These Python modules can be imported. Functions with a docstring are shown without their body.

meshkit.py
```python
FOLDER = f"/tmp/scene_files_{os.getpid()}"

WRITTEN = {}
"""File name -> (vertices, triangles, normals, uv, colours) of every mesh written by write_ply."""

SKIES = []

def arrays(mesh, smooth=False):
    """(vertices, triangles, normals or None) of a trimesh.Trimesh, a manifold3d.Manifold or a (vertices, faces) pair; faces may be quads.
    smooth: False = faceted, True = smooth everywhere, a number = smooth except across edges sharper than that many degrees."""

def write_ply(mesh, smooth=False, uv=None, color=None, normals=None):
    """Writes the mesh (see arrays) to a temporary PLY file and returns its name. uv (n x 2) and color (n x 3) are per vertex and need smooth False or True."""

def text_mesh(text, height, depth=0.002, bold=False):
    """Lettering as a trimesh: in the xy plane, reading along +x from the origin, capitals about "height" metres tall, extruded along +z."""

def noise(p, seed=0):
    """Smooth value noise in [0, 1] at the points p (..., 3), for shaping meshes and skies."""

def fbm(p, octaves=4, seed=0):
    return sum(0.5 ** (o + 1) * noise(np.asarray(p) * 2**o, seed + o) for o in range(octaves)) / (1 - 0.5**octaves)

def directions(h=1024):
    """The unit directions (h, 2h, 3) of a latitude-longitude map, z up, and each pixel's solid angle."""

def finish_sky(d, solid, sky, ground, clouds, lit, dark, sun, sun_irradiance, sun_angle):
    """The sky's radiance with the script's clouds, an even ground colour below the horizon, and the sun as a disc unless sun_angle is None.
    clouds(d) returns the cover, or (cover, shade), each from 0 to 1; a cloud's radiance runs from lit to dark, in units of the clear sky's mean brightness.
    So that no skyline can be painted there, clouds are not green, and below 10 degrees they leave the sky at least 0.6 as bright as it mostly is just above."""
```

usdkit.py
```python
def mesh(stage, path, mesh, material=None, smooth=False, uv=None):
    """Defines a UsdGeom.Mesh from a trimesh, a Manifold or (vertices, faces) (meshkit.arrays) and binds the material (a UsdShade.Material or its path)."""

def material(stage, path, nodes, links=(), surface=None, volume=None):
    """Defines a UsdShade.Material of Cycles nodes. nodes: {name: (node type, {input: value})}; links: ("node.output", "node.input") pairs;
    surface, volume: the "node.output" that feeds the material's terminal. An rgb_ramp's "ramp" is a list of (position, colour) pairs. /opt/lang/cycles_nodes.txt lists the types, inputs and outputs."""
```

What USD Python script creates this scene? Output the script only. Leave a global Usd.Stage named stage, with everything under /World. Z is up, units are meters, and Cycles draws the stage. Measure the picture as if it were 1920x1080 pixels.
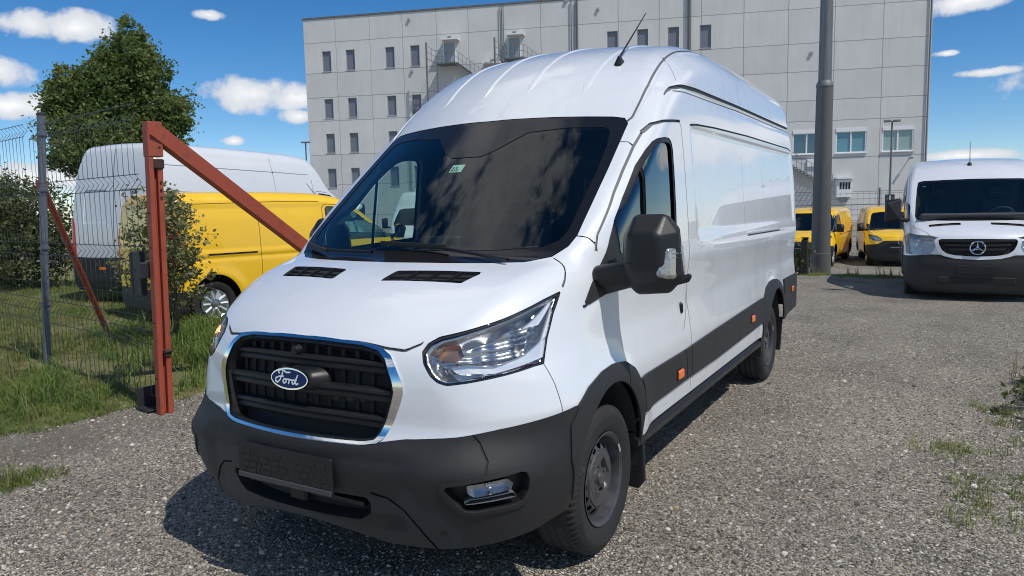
"""A white panel van parked on a gravel lot in front of an industrial building, seen from its front left."""
import math, random, numpy as np, trimesh, usdkit, meshkit
from pxr import Usd, UsdGeom, UsdLux, UsdShade, Gf, Sdf, Vt
from scipy.ndimage import map_coordinates, gaussian_filter
from scipy.interpolate import PchipInterpolator, Akima1DInterpolator
from shapely.geometry import Polygon, LineString, Point, box as sbox
from shapely import affinity
from shapely.ops import unary_union

# ------------------------------------------------------------------ implicit bodies
def sstep(a, b, x):
    t = np.clip((x - a) / (b - a), 0, 1)
    return t * t * (3 - 2 * t)

def curve(pts, step=.02, closed=False):
    """Akima curve through the points, resampled."""
    p = np.asarray(pts, float)
    if closed: p = np.vstack([p, p[:1]])
    s = np.r_[0, np.cumsum(np.linalg.norm(np.diff(p, axis=0), axis=1))]
    n = max(int(s[-1] / step), len(p))
    u = np.linspace(0, s[-1], n + (1 if closed else 0))
    out = Akima1DInterpolator(s, p)(u)
    return out[:-1] if closed else out

def seg_dist(q, poly, closed=True):
    """Distance of 2D points to a polyline, and inside test (for closed)."""
    a = np.asarray(poly, float); b = np.roll(a, -1, 0)
    if not closed: a, b = a[:-1], a[1:]
    d = np.full(len(q), 1e9); ins = np.zeros(len(q), bool)
    for (ax, ay), (bx, by) in zip(a, b):
        ex, ey = bx - ax, by - ay
        wx, wy = q[:, 0] - ax, q[:, 1] - ay
        t = np.clip((wx * ex + wy * ey) / (ex * ex + ey * ey + 1e-18), 0, 1)
        d = np.minimum(d, (wx - t * ex) ** 2 + (wy - t * ey) ** 2)
        if closed and ay != by:
            c = (ay > q[:, 1]) != (by > q[:, 1])
            ins ^= c & (q[:, 0] < ex * (q[:, 1] - ay) / (by - ay) + ax)
    d = np.sqrt(d)
    return np.where(ins, -d, d)

def poly_sd(q, poly):
    """Signed distance (negative inside), exact near the polygon, cheap far from it."""
    poly = np.asarray(poly, float)
    lo, hi = poly.min(0) - .15, poly.max(0) + .15
    near = np.all((q > lo) & (q < hi), axis=1)
    out = np.full(len(q), .2)
    if near.any(): out[near] = seg_dist(q[near], poly)
    return out

class Body:
    """A vehicle body as an implicit surface: a side profile shifted by the plan curve, rounded into the half-width."""
    def __init__(s, profile, plan_z, plan_a, side_z, side_y, taper, crown, radius, feature=None, h=.02, plan_from=(-3.0, -1.4)):
        s.poly = curve(profile, .03, True)
        s.pz = PchipInterpolator(plan_z, plan_a); s.sz = PchipInterpolator(side_z, side_y)
        s.plan_rng = (plan_z[0], plan_z[-1]); s.side_rng = (side_z[0], side_z[-1])
        s.taper, s.crown, s.radius, s.feature, s.plan_from = taper, crown, radius, feature, plan_from
        lo, hi = s.poly.min(0) - .6, s.poly.max(0) + .6
        s.g = .025; s.lo = lo
        nx, nz = ((hi - lo) / s.g).astype(int) + 2
        X, Z = np.meshgrid(lo[0] + s.g * np.arange(nx), lo[1] + s.g * np.arange(nz), indexing='ij')
        D = seg_dist(np.stack([X.ravel(), Z.ravel()], 1), s.poly).reshape(nx, nz)
        D = gaussian_filter(D, .8)
        from scipy.ndimage import spline_filter
        s.D = spline_filter(D, 3)
        s.h = h
    def width(s, x, z):
        y = s.sz(np.clip(z, *s.side_rng)) - s.taper(x, z)
        return y + (s.feature(x, z) if s.feature else 0)
    def F(s, p):
        x, y, z = p[:, 0], np.abs(p[:, 1]), p[:, 2]
        a = s.pz(np.clip(z, *s.plan_rng)) * sstep(*s.plan_from, x)
        c = s.crown(x, z)
        u = (x + a * y * y - s.lo[0]) / s.g; v = (z + c * y * y - s.lo[1]) / s.g
        d1 = map_coordinates(s.D, [u, v], order=3, prefilter=False, mode='nearest')
        d2 = y - s.width(x, z)
        R = s.radius(x, z)
        return np.minimum(np.maximum(d1, d2), -R) + np.hypot(np.maximum(d1 + R, 0), np.maximum(d2 + R, 0))
    def grad(s, p, e=2e-3):
        g = np.stack([s.F(p + e * np.eye(3)[k]) - s.F(p - e * np.eye(3)[k]) for k in range(3)], 1) / (2 * e)
        return g
    def project(s, p, n=6):
        for _ in range(n):
            g = s.grad(p); f = s.F(p)
            p = p - np.clip(f / np.maximum((g * g).sum(1), .05), -.03, .03)[:, None] * g
        return p
    def ray(s, o, d, t0=0., t1=30., n=1500):
        """First hits of rays o + t d."""
        o, d = np.atleast_2d(o).astype(float), np.atleast_2d(d).astype(float)
        ts = np.linspace(t0, t1, n); out = np.full((len(d), 3), np.nan)
        for i in range(len(d)):
            oo = o[i if len(o) > 1 else 0]
            f = s.F(oo + ts[:, None] * d[i]); k = np.flatnonzero((f[1:] < 0) & (f[:-1] >= 0))
            if len(k):
                a, b = ts[k[0]], ts[k[0] + 1]
                for _ in range(40):
                    m = (a + b) / 2
                    if s.F((oo + m * d[i])[None])[0] < 0: b = m
                    else: a = m
                out[i] = oo + a * d[i]
        return out
    def mesh(s, x0=None, x1=None):
        """The surface as a Shell (surface nets, then projected)."""
        lo = np.array([s.poly[:, 0].min() - .06, -1.2, s.poly[:, 1].min() - .06]); hi = np.array([s.poly[:, 0].max() + .06, 1.2, s.poly[:, 1].max() + .06])
        n = ((hi - lo) / s.h).astype(int) + 2
        ax = [lo[k] + s.h * np.arange(n[k]) for k in range(3)]
        half = n[1] // 2
        f = np.empty(n, np.float32)
        YZ = np.stack(np.meshgrid(ax[1], ax[2], indexing='ij'), -1).reshape(-1, 2)
        for i in range(0, n[0], 12):
            xs = ax[0][i:i + 12]
            P = np.concatenate([np.repeat(xs, len(YZ))[:, None], np.tile(YZ, (len(xs), 1))], 1)
            f[i:i + 12] = s.F(P).reshape(len(xs), n[1], n[2])
        V, Fc = surface_nets(f, lo, s.h)
        V = s.project(V)
        return Shell(V, Fc, s.normals(V))
    def normals(s, V):
        g = s.grad(V, 4e-3); return g / np.maximum(np.linalg.norm(g, axis=1, keepdims=True), 1e-9)

def surface_nets(f, lo, h):
    ins = f < 0
    c = np.zeros(np.array(f.shape) - 1, np.int8)
    for i, j, k in np.ndindex(2, 2, 2):
        c += ins[i:f.shape[0] - 1 + i, j:f.shape[1] - 1 + j, k:f.shape[2] - 1 + k]
    act = (c > 0) & (c < 8)
    idx = np.full(c.shape, -1, np.int64); cells = np.argwhere(act); idx[act] = np.arange(len(cells))
    acc = np.zeros((len(cells), 3)); cnt = np.zeros(len(cells))
    for a in range(3):
        for o1, o2 in np.ndindex(2, 2):
            o = np.zeros(3, int); o[(a + 1) % 3], o[(a + 2) % 3] = o1, o2
            p = cells + o; q = p.copy(); q[:, a] += 1
            fa, fb = f[tuple(p.T)], f[tuple(q.T)]
            m = (fa < 0) != (fb < 0)
            t = np.where(m, fa / np.where(m, fa - fb, 1), 0)
            e = o[None] + np.zeros((len(cells), 3)); e[:, a] += t
            acc += np.where(m[:, None], e, 0); cnt += m
    V = lo + h * (cells + acc / cnt[:, None])
    faces = []
    for a in range(3):
        b, d = (a + 1) % 3, (a + 2) % 3
        sl0 = [slice(None)] * 3; sl1 = [slice(None)] * 3
        sl0[a], sl1[a] = slice(0, -1), slice(1, None)
        A, B = ins[tuple(sl0)], ins[tuple(sl1)]
        for flip in (False, True):
            e = np.argwhere((A & ~B) if not flip else (~A & B))
            e = e[(e[:, b] > 0) & (e[:, d] > 0) & (e[:, b] < f.shape[b] - 1) & (e[:, d] < f.shape[d] - 1)]
            def at(ob, od):
                q = e.copy(); q[:, b] -= ob; q[:, d] -= od; return idx[tuple(q.T)]
            Q = np.stack([at(1, 1), at(0, 1), at(0, 0), at(1, 0)], 1)
            faces.append(Q[:, ::-1] if flip else Q)
    Q = np.vstack(faces)
    return V, np.vstack([Q[:, [0, 1, 2]], Q[:, [0, 2, 3]]])

class Shell:
    """A triangle sheet with its own normals that can be cut along implicit curves."""
    def __init__(s, V, F, N): s.V, s.F, s.N = V, F, N
    def compact(s, F):
        u, inv = np.unique(F, return_inverse=True)
        return Shell(s.V[u], inv.reshape(-1, 3), s.N[u])
    def _cut(s, g):
        if callable(g): g = g(s.V)
        g = np.where(np.abs(g) < 1e-6, 1e-6, g)
        neg = g < 0; k = neg[s.F].sum(1)
        F0, F3 = s.F[k == 0], s.F[k == 3]
        mixed = s.F[(k == 1) | (k == 2)]
        if not len(mixed): return s, F3, F0
        sel = neg[mixed].sum(1) == 1
        odd = np.where(sel[:, None], neg[mixed], ~neg[mixed])
        r = odd.argmax(1)
        a, b, c = [mixed[np.arange(len(r)), (r + i) % 3] for i in range(3)]
        key = np.concatenate([np.sort(np.stack([a, b], 1), 1), np.sort(np.stack([a, c], 1), 1)])
        u, inv = np.unique(key, axis=0, return_inverse=True); inv = inv.ravel()
        i, j = u.T; t = (g[i] / (g[i] - g[j]))[:, None]
        P, N = s.V[i] + t * (s.V[j] - s.V[i]), s.N[i] + t * (s.N[j] - s.N[i]); N /= np.maximum(np.linalg.norm(N, axis=1, keepdims=True), 1e-9)
        n = len(s.V); ab, ac = n + inv[:len(a)], n + inv[len(a):]
        tip = np.stack([a, ab, ac], 1)
        quad = np.vstack([np.stack([ab, b, c], 1), np.stack([ab, c, ac], 1)]); qsel = np.r_[sel, sel]
        S = Shell(np.vstack([s.V, P]), None, np.vstack([s.N, N]))
        return S, np.vstack([F3, tip[sel], quad[~qsel]]), np.vstack([F0, tip[~sel], quad[qsel]])
    def split(s, g):
        """(where g < 0, where g >= 0); g: an array per vertex or a function of the vertices."""
        S, A, B = s._cut(g); return S.compact(A), S.compact(B)
    def insert(s, g):
        """Adds the vertices of the curve g = 0 without parting the sheet there."""
        S, A, B = s._cut(g); S.F = np.vstack([A, B]); return S
    def trace(s, pts, proj, where=None):
        """Puts an open polyline (in the plane proj maps to) into the mesh, so that a thin band round it can be cut."""
        p = np.asarray(pts, float)
        def g(v):
            q = proj(v); lo, hi = p.min(0) - .06, p.max(0) + .06
            out = np.full(len(v), 1.0); m = np.all((q > lo) & (q < hi), axis=1)
            if where is not None: m &= where(v)
            if m.any():
                qq = q[m]; best = np.full(len(qq), 1e9); sg = np.ones(len(qq))
                for a, b in zip(p[:-1], p[1:]):
                    e = b - a; w = qq - a; t = np.clip((w @ e) / (e @ e), 0, 1); d = ((w - t[:, None] * e) ** 2).sum(1); c = e[0] * w[:, 1] - e[1] * w[:, 0]
                    up = d < best - 1e-12; best = np.where(up, d, best); sg = np.where(up, np.where(c < 0, -1, 1), sg)
                dd = np.sqrt(best) * sg
                out[m] = np.where(np.sqrt(best) < .05, dd, 1.0)
            return out
        return s.insert(g)
    def inside(s, g): return s.split(g)[0]
    def outside(s, g): return s.split(g)[1]
    def boundary(s):
        e = np.vstack([s.F[:, [0, 1]], s.F[:, [1, 2]], s.F[:, [2, 0]]])
        k = np.sort(e, 1); _, i, c = np.unique(k, axis=0, return_index=True, return_counts=True)
        return e[i[c == 1]]
    def offset(s, d, skirt=True, bulge=None):
        """Moved along the normals by d, with a skirt back to (or from) where it was."""
        V2 = s.V + s.N * d
        if not skirt: return Shell(V2, s.F, s.N)
        B = s.boundary(); n = len(s.V)
        m = len(B)
        base = np.arange(m)
        S0, S1 = s.V[B[:, 0]], s.V[B[:, 1]]; T0, T1 = V2[B[:, 0]], V2[B[:, 1]]
        if d < 0: S0, S1, T0, T1 = T1, T0, S1, S0
        nn = np.cross(S1 - S0, T0 - S0); nn /= np.maximum(np.linalg.norm(nn, axis=1, keepdims=True), 1e-12)
        W = np.vstack([S0, S1, T1, T0]); NN = np.vstack([nn] * 4)
        q = np.vstack([np.stack([base, base + m, base + 2 * m], 1), np.stack([base, base + 2 * m, base + 3 * m], 1)]) + n
        return Shell(np.vstack([V2, W]), np.vstack([s.F, q]), np.vstack([s.N, NN]))
    def displaced(s, d):
        V = s.V + s.N * d(s.V)[:, None]; f = np.cross(V[s.F[:, 1]] - V[s.F[:, 0]], V[s.F[:, 2]] - V[s.F[:, 0]]); N = np.zeros_like(V)
        for k in range(3): np.add.at(N, s.F[:, k], f)
        N /= np.maximum(np.linalg.norm(N, axis=1, keepdims=True), 1e-12)
        return Shell(V, s.F, N)
    def finer(s, B, times=1):
        """Every triangle in four, new points on body B."""
        for _ in range(times):
            e = np.sort(np.vstack([s.F[:, [0, 1]], s.F[:, [1, 2]], s.F[:, [2, 0]]]), 1); u, inv = np.unique(e, axis=0, return_inverse=True); inv = inv.ravel(); n, m = len(s.V), len(s.F)
            P = B.project((s.V[u[:, 0]] + s.V[u[:, 1]]) / 2, 3); a, b, c = s.F.T; ab, bc, ca = n + inv[:m], n + inv[m:2 * m], n + inv[2 * m:]
            s = Shell(np.vstack([s.V, P]), np.vstack([np.stack(t, 1) for t in ((a, ab, ca), (ab, b, bc), (ca, bc, c), (ab, bc, ca))]), np.vstack([s.N, B.normals(P)]))
        return s
    def flipped(s): return Shell(s.V, s.F[:, ::-1], -s.N)
    def __add__(s, o): return Shell(np.vstack([s.V, o.V]), np.vstack([s.F, o.F + len(s.V)]), np.vstack([s.N, o.N]))
    def side(s, sign): return s.inside(lambda v: -sign * v[:, 1])
    def ok(s): return len(s.F) > 0
stage = Usd.Stage.CreateInMemory()
UsdGeom.SetStageUpAxis(stage, 'Z'); UsdGeom.SetStageMetersPerUnit(stage, 1.0)
UsdGeom.Xform.Define(stage, '/World'); UsdGeom.Scope.Define(stage, '/World/Looks')
# ---- camera, sky, sun, exposure
CAM = np.array([3.05500591, 2.2783025, 1.61633077]); YAW, PITCH, ROLL, FPX = 3.66934036, -0.111462912, -0.0217570189, 1382.24163
cf = np.array([math.cos(YAW) * math.cos(PITCH), math.sin(YAW) * math.cos(PITCH), math.sin(PITCH)])
cr = np.cross(cf, [0, 0, 1]); cr /= np.linalg.norm(cr); cu = np.cross(cr, cf)
cr, cu = math.cos(ROLL) * cr + math.sin(ROLL) * cu, math.cos(ROLL) * cu - math.sin(ROLL) * cr
cam = UsdGeom.Camera.Define(stage, '/World/camera')
cam.AddTransformOp().Set(Gf.Matrix4d(*cr, 0, *cu, 0, *(-cf), 0, *CAM, 1))
cam.CreateHorizontalApertureAttr(36.0); cam.CreateVerticalApertureAttr(36.0 * 9 / 16); cam.CreateFocalLengthAttr(36.0 * FPX / 1920)
cam.CreateExposureAttr(EXPOSURE := 0.0)
SUN = np.array([.12, .65, 1.0]); SUN /= np.linalg.norm(SUN)
ELEV, ROT = math.asin(SUN[2]), math.atan2(SUN[0], SUN[1])

def material(name, nodes, links, surface=None, volume=None):
    return usdkit.material(stage, '/World/Looks/' + name, nodes, links, surface, volume)

# clouds: soft masses at directions of the sky (azimuth degrees from +x towards +y, elevation), ragged by noise
def sky():
    n = {'tc': ('texture_coordinate', {}), 'sky': ('sky_texture', dict(sky_type='single_scattering', sun_disc=False, sun_elevation=ELEV, sun_rotation=ROT, altitude=200., air_density=.75, aerosol_density=.10, ozone_density=3.0)),
         'hs': ('hsv', dict(hue=.5, saturation=1.32, value=1.0, fac=1.0)),
         'warp': ('noise_texture', dict(scale=7.0, detail=5.0, roughness=.6)), 'fine': ('noise_texture', dict(scale=26.0, detail=6.0, roughness=.62)),
         'bg': ('background_shader', dict(strength=.118))}
    l = [('sky.color', 'hs.color'), ('tc.generated', 'warp.vector'), ('tc.generated', 'fine.vector')]
    prev = None
    for i, (az, el, wa, we) in enumerate(CLOUDS):
        a, e = math.radians(az), math.radians(el)
        c = (math.cos(a) * math.cos(e), math.sin(a) * math.cos(e), math.sin(e))
        n[f'm{i}'] = ('mapping', dict(mapping_type='texture', location=c, rotation=(e, 0., a - math.pi / 2), scale=(math.radians(wa), .5, math.radians(we))))
        n[f'g{i}'] = ('gradient_texture', dict(gradient_type='spherical')); l += [('tc.generated', f'm{i}.vector'), (f'm{i}.vector', f'g{i}.vector')]
        if prev: n[f'x{i}'] = ('math', dict(math_type='maximum')); l += [(prev, f'x{i}.value1'), (f'g{i}.fac', f'x{i}.value2')]; prev = f'x{i}.value'
        else: prev = f'g{i}.fac'
    n |= {'near': ('math', dict(math_type='multiply', value2=6., use_clamp=True)), 'w1': ('math', dict(math_type='multiply_add', value2=1.5, value3=-.75)), 'w2': ('math', dict(math_type='multiply_add', value2=1.2, value3=-.60)),
          'nn': ('math', dict(math_type='add')), 'nm': ('math', dict(math_type='multiply')), 't2': ('math', dict(math_type='add')), 'cov': ('map_range', dict(range_type='linear', from_min=.20, from_max=.52, to_min=0., to_max=1., clamp=True)), 'cov2': ('math', dict(math_type='smoothmin', value2=.97, value3=.1)),
          'shade': ('rgb_ramp', dict(ramp=[(0, (.62, .66, .74)), (.5, (.76, .79, .84)), (1, (1., 1., 1.))])), 'lit': ('mix', dict(mix_type='multiply', fac=1., color2=(8.6, 8.6, 8.6))), 'sh': ('map_range', dict(from_min=.30, from_max=1.05, clamp=True)), 'mx': ('mix', {})}
    l += [(prev, 'near.value1'), ('warp.fac', 'w1.value1'), ('fine.fac', 'w2.value1'), ('w1.value', 'nn.value1'), ('w2.value', 'nn.value2'), ('nn.value', 'nm.value1'), ('near.value', 'nm.value2'), (prev, 't2.value1'), ('nm.value', 't2.value2'), ('t2.value', 'cov.value'),
          ('cov.result', 'cov2.value1'), ('t2.value', 'sh.value'), ('sh.result', 'shade.fac'), ('shade.color', 'lit.color1'), ('cov2.value', 'mx.fac'), ('hs.color', 'mx.color1'), ('lit.color', 'mx.color2'), ('mx.color', 'bg.color')]
    m = material('sky_look', n, l, 'bg.background')
    d = UsdLux.DomeLight.Define(stage, '/World/sky')
    UsdShade.MaterialBindingAPI.Apply(d.GetPrim()).Bind(m)
    d.GetPrim().SetCustomDataByKey('kind', 'structure'); d.GetPrim().SetCustomDataByKey('label', 'deep blue summer sky with a few white fair-weather clouds'); d.GetPrim().SetCustomDataByKey('category', 'sky')
CLOUDS = []
def cloud(px, py, wx, wy):
    d = cf + (px - 960) / FPX * cr - (py - 540) / FPX * cu; d /= np.linalg.norm(d)
    CLOUDS.append((math.degrees(math.atan2(d[1], d[0])), math.degrees(math.asin(d[2])), math.degrees(wx / FPX), math.degrees(wy / FPX)))
for c in ((42, 46, 95, 34), (138, 52, 88, 35), (470, 176, 98, 42), (560, 184, 72, 34), (562, 218, 50, 20), (15, 197, 110, 26), (-10, 132, 70, 34), (1815, 0, 120, 26), (1850, 135, 64, 10), (390, 27, 34, 12),
          (437, 264, 26, 12), (1775, 100, 26, 7), (60, 335, 150, 30), (1800, 292, 120, 14), (-330, 110, 260, 80), (2250, 120, 260, 70)): cloud(*c)
CLOUDS += [(262, 68, 26, 13), (235, 55, 20, 9), (305, 60, 24, 11), (60, 35, 24, 10), (95, 22, 22, 8), (15, 18, 28, 8), (120, 48, 26, 12), (330, 27, 24, 9), (150, 28, 22, 8), (0, 50, 22, 10), (60, 10, 40, 5)]
sky()
sun = UsdLux.DistantLight.Define(stage, '/World/sun')
sun.CreateNormalizeAttr(True); sun.CreateIntensityAttr(1.0); sun.CreateAngleAttr(.53); sun.CreateColorAttr(Gf.Vec3f(1.0, .95, .88))
zx = SUN; xx = np.cross([0, 0, 1], zx); xx /= np.linalg.norm(xx); yx = np.cross(zx, xx)
sun.AddTransformOp().Set(Gf.Matrix4d(*xx, 0, *yx, 0, *zx, 0, 0, 0, 30, 1))
# ------------------------------------------------------------------ prims
_names = {}
def fresh(parent, name):
    k = (parent, name); n = _names.get(k, 0); _names[k] = n + 1
    return f'{parent}/{name}' if n == 0 else f'{parent}/{name}_{n:03d}'
def tag(path, label=None, cat=None, group=None, kind=None):
    p = stage.GetPrimAtPath(path)
    for k, v in (('label', label), ('category', cat), ('group', group), ('kind', kind)):
        if v: p.SetCustomDataByKey(k, v)
    return path
def xf(prim, loc, rz=0., scale=None):
    x = UsdGeom.Xformable(prim); x.AddTranslateOp().Set(Gf.Vec3d(*map(float, loc)))
    if rz: x.AddRotateZOp().Set(float(rz))
    if scale is not None: x.AddScaleOp().Set(Gf.Vec3f(*map(float, scale)))
def thing(name, label, cat, group=None, loc=(0, 0, 0), rz=0.):
    path = fresh('/World', name); xf(UsdGeom.Xform.Define(stage, path), loc, rz)
    return tag(path, label, cat, group)
def part(parent, name, mesh, mat, smooth=30, label=None, kind=None):
    """One Mesh prim under parent. mesh: Shell, trimesh, Manifold, (V, F) or a list of those to join."""
    path = fresh(parent, name)
    if isinstance(mesh, list): mesh = join(mesh)
    if isinstance(mesh, Shell):
        m = UsdGeom.Mesh.Define(stage, path); V, F, N = mesh.V, mesh.F, mesh.N
        m.CreatePointsAttr(Vt.Vec3fArray.FromNumpy(V.astype(np.float32))); m.CreateFaceVertexCountsAttr(Vt.IntArray.FromNumpy(np.full(len(F), 3, np.int32)))
        m.CreateFaceVertexIndicesAttr(Vt.IntArray.FromNumpy(F.astype(np.int32).ravel())); m.CreateSubdivisionSchemeAttr('none')
        m.CreateNormalsAttr(Vt.Vec3fArray.FromNumpy(N.astype(np.float32))); m.SetNormalsInterpolation('vertex')
        UsdShade.MaterialBindingAPI.Apply(m.GetPrim()).Bind(mat)
    else: usdkit.mesh(stage, path, mesh, mat, smooth)
    if label or kind: tag(path, label=label, kind=kind)
    return path
def copy_of(src, name, label=None, group=None, loc=(0, 0, 0), rz=0., scale=None):
    path = fresh('/World', name); x = UsdGeom.Xform.Define(stage, path); xf(x, loc, rz, scale)
    p = x.GetPrim(); p.GetReferences().AddInternalReference(src); p.SetInstanceable(True)
    was = stage.GetPrimAtPath(src).GetCustomData()
    return tag(path, label or was.get('label'), was.get('category'), group or was.get('group'))
def as_tm(m):
    if isinstance(m, trimesh.Trimesh): return m
    v, f, _ = meshkit.arrays(m); return trimesh.Trimesh(v, f, process=False)
def join(ms): return trimesh.util.concatenate([as_tm(m) for m in ms])
# ---- shapes
def box(c, s, rz=0., bevel=0.):
    if bevel:
        import manifold3d as m3
        h = np.array(s) / 2 - bevel
        pts = np.array([(x, y, z) for x in (-1, 1) for y in (-1, 1) for z in (-1, 1)]) * h
        P = np.vstack([pts + bevel * np.array(d) for d in np.eye(3).tolist() + (-np.eye(3)).tolist()])
        m = as_tm(m3.Manifold.hull_points(P.astype(np.float32)))
    else: m = trimesh.creation.box(s)
    if rz: m.apply_transform(trimesh.transformations.rotation_matrix(math.radians(rz), [0, 0, 1]))
    m.apply_translation(c); return m
def rod(a, b, r, n=8, r2=None):
    """A capped cylinder or cone from a to b."""
    a, b = np.asarray(a, float), np.asarray(b, float); d = b - a; L = np.linalg.norm(d); d = d / L
    u = np.cross(d, [0, 0, 1] if abs(d[2]) < .9 else [1, 0, 0]); u /= np.linalg.norm(u); w = np.cross(d, u)
    t = np.arange(n) * 2 * math.pi / n; ring = np.cos(t)[:, None] * u + np.sin(t)[:, None] * w
    V = np.vstack([a + r * ring, b + (r if r2 is None else r2) * ring, [a], [b]]); i = np.arange(n); j = (i + 1) % n
    F = np.vstack([np.stack([i, j, j + n], 1), np.stack([i, j + n, i + n], 1), np.stack([j, i, 0 * i + 2 * n], 1), np.stack([i + n, j + n, 0 * i + 2 * n + 1], 1)])
    return trimesh.Trimesh(V, F, process=False)
def bar(a, b, w, h, up=(0, 0, 1)):
    """A rectangular bar from a to b, w across and h along 'up'."""
    a, b = np.asarray(a, float), np.asarray(b, float); d = (b - a) / np.linalg.norm(b - a)
    s = np.cross(d, up)
    if np.linalg.norm(s) < 1e-6: s = np.cross(d, (1., .3, 0))
    s /= np.linalg.norm(s); u = np.cross(s, d)
    q = [(-1, -1), (1, -1), (1, 1), (-1, 1)]
    V = np.array([p + s * w / 2 * i + u * h / 2 * j for p in (a, b) for i, j in q])
    F = [[0, 1, 2], [0, 2, 3], [4, 6, 5], [4, 7, 6]] + [f for k in range(4) for f in ([k, k + 4, (k + 1) % 4 + 4], [k, (k + 1) % 4 + 4, (k + 1) % 4])]
    m = trimesh.Trimesh(V, F, process=False); m.fix_normals(); return m
def tube(pts, r, n=8):
    p = np.asarray(pts, float); t = np.gradient(p, axis=0); t /= np.linalg.norm(t, axis=1, keepdims=True)
    a = np.cross(t, [0, 0, 1.]); bad = np.linalg.norm(a, axis=1) < .05; a[bad] = np.cross(t[bad], [1., 0, 0]); a /= np.linalg.norm(a, axis=1, keepdims=True); b = np.cross(t, a)
    th = np.arange(n) * 2 * math.pi / n; r = np.broadcast_to(r, (len(p),))
    V = (p[:, None] + r[:, None, None] * (np.cos(th)[None, :, None] * a[:, None] + np.sin(th)[None, :, None] * b[:, None])).reshape(-1, 3)
    i, j = np.meshgrid(np.arange(len(p) - 1), np.arange(n), indexing='ij')
    Q = np.stack([i * n + j, i * n + (j + 1) % n, (i + 1) * n + (j + 1) % n, (i + 1) * n + j], -1).reshape(-1, 4)
    return trimesh.Trimesh(V, np.vstack([Q[:, [0, 1, 2]], Q[:, [0, 2, 3]]]), process=False)
def lathe(prof, n=48, axis='y'):
    """(radius, along) points turned about an axis."""
    p = np.asarray(prof, float); t = np.arange(n) * 2 * math.pi / n
    V = np.stack([p[:, None, 0] * np.cos(t), np.broadcast_to(p[:, None, 1], (len(p), n)), p[:, None, 0] * np.sin(t)], -1).reshape(-1, 3)
    if axis == 'z': V = V[:, [0, 2, 1]]
    i, j = np.meshgrid(np.arange(len(p) - 1), np.arange(n), indexing='ij')
    Q = np.stack([i * n + j, (i + 1) * n + j, (i + 1) * n + (j + 1) % n, i * n + (j + 1) % n], -1).reshape(-1, 4)
    F = np.vstack([Q[:, [0, 1, 2]], Q[:, [0, 2, 3]]])
    if axis == 'z': F = F[:, ::-1]
    return trimesh.Trimesh(V, F, process=False)
def plate(poly, depth, to3d):
    """A shapely polygon extruded by depth and mapped (u, v, w) -> 3D with to3d (rows: 3D vectors of u, v, w and the origin)."""
    ps = getattr(poly, 'geoms', [poly]); m = join([trimesh.creation.extrude_polygon(g, depth, engine='earcut') for g in ps])
    A = np.asarray(to3d, float); m.vertices = m.vertices @ A[:3] + A[3]
    if np.linalg.det(A[:3]) < 0: m.invert()
    return m
XZ = lambda y: [[1, 0, 0], [0, 0, 1], [0, 1, 0], [0, y, 0]]      # (u, v) -> (x, z), depth towards +y
YZ = lambda x: [[0, 1, 0], [0, 0, 1], [1, 0, 0], [x, 0, 0]]      # (u, v) -> (y, z), depth towards +x
XY = lambda z: [[1, 0, 0], [0, 1, 0], [0, 0, 1], [0, 0, z]]
def hullof(pts, r=.02, n=1):
    """Convex hull of spheres: a rounded solid."""
    import manifold3d as m3
    s = trimesh.creation.icosphere(n).vertices
    P = np.vstack([np.asarray(p[:3]) + (p[3] if len(p) > 3 else r) * s for p in pts])
    return as_tm(m3.Manifold.hull_points(P.astype(np.float32)))
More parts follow.
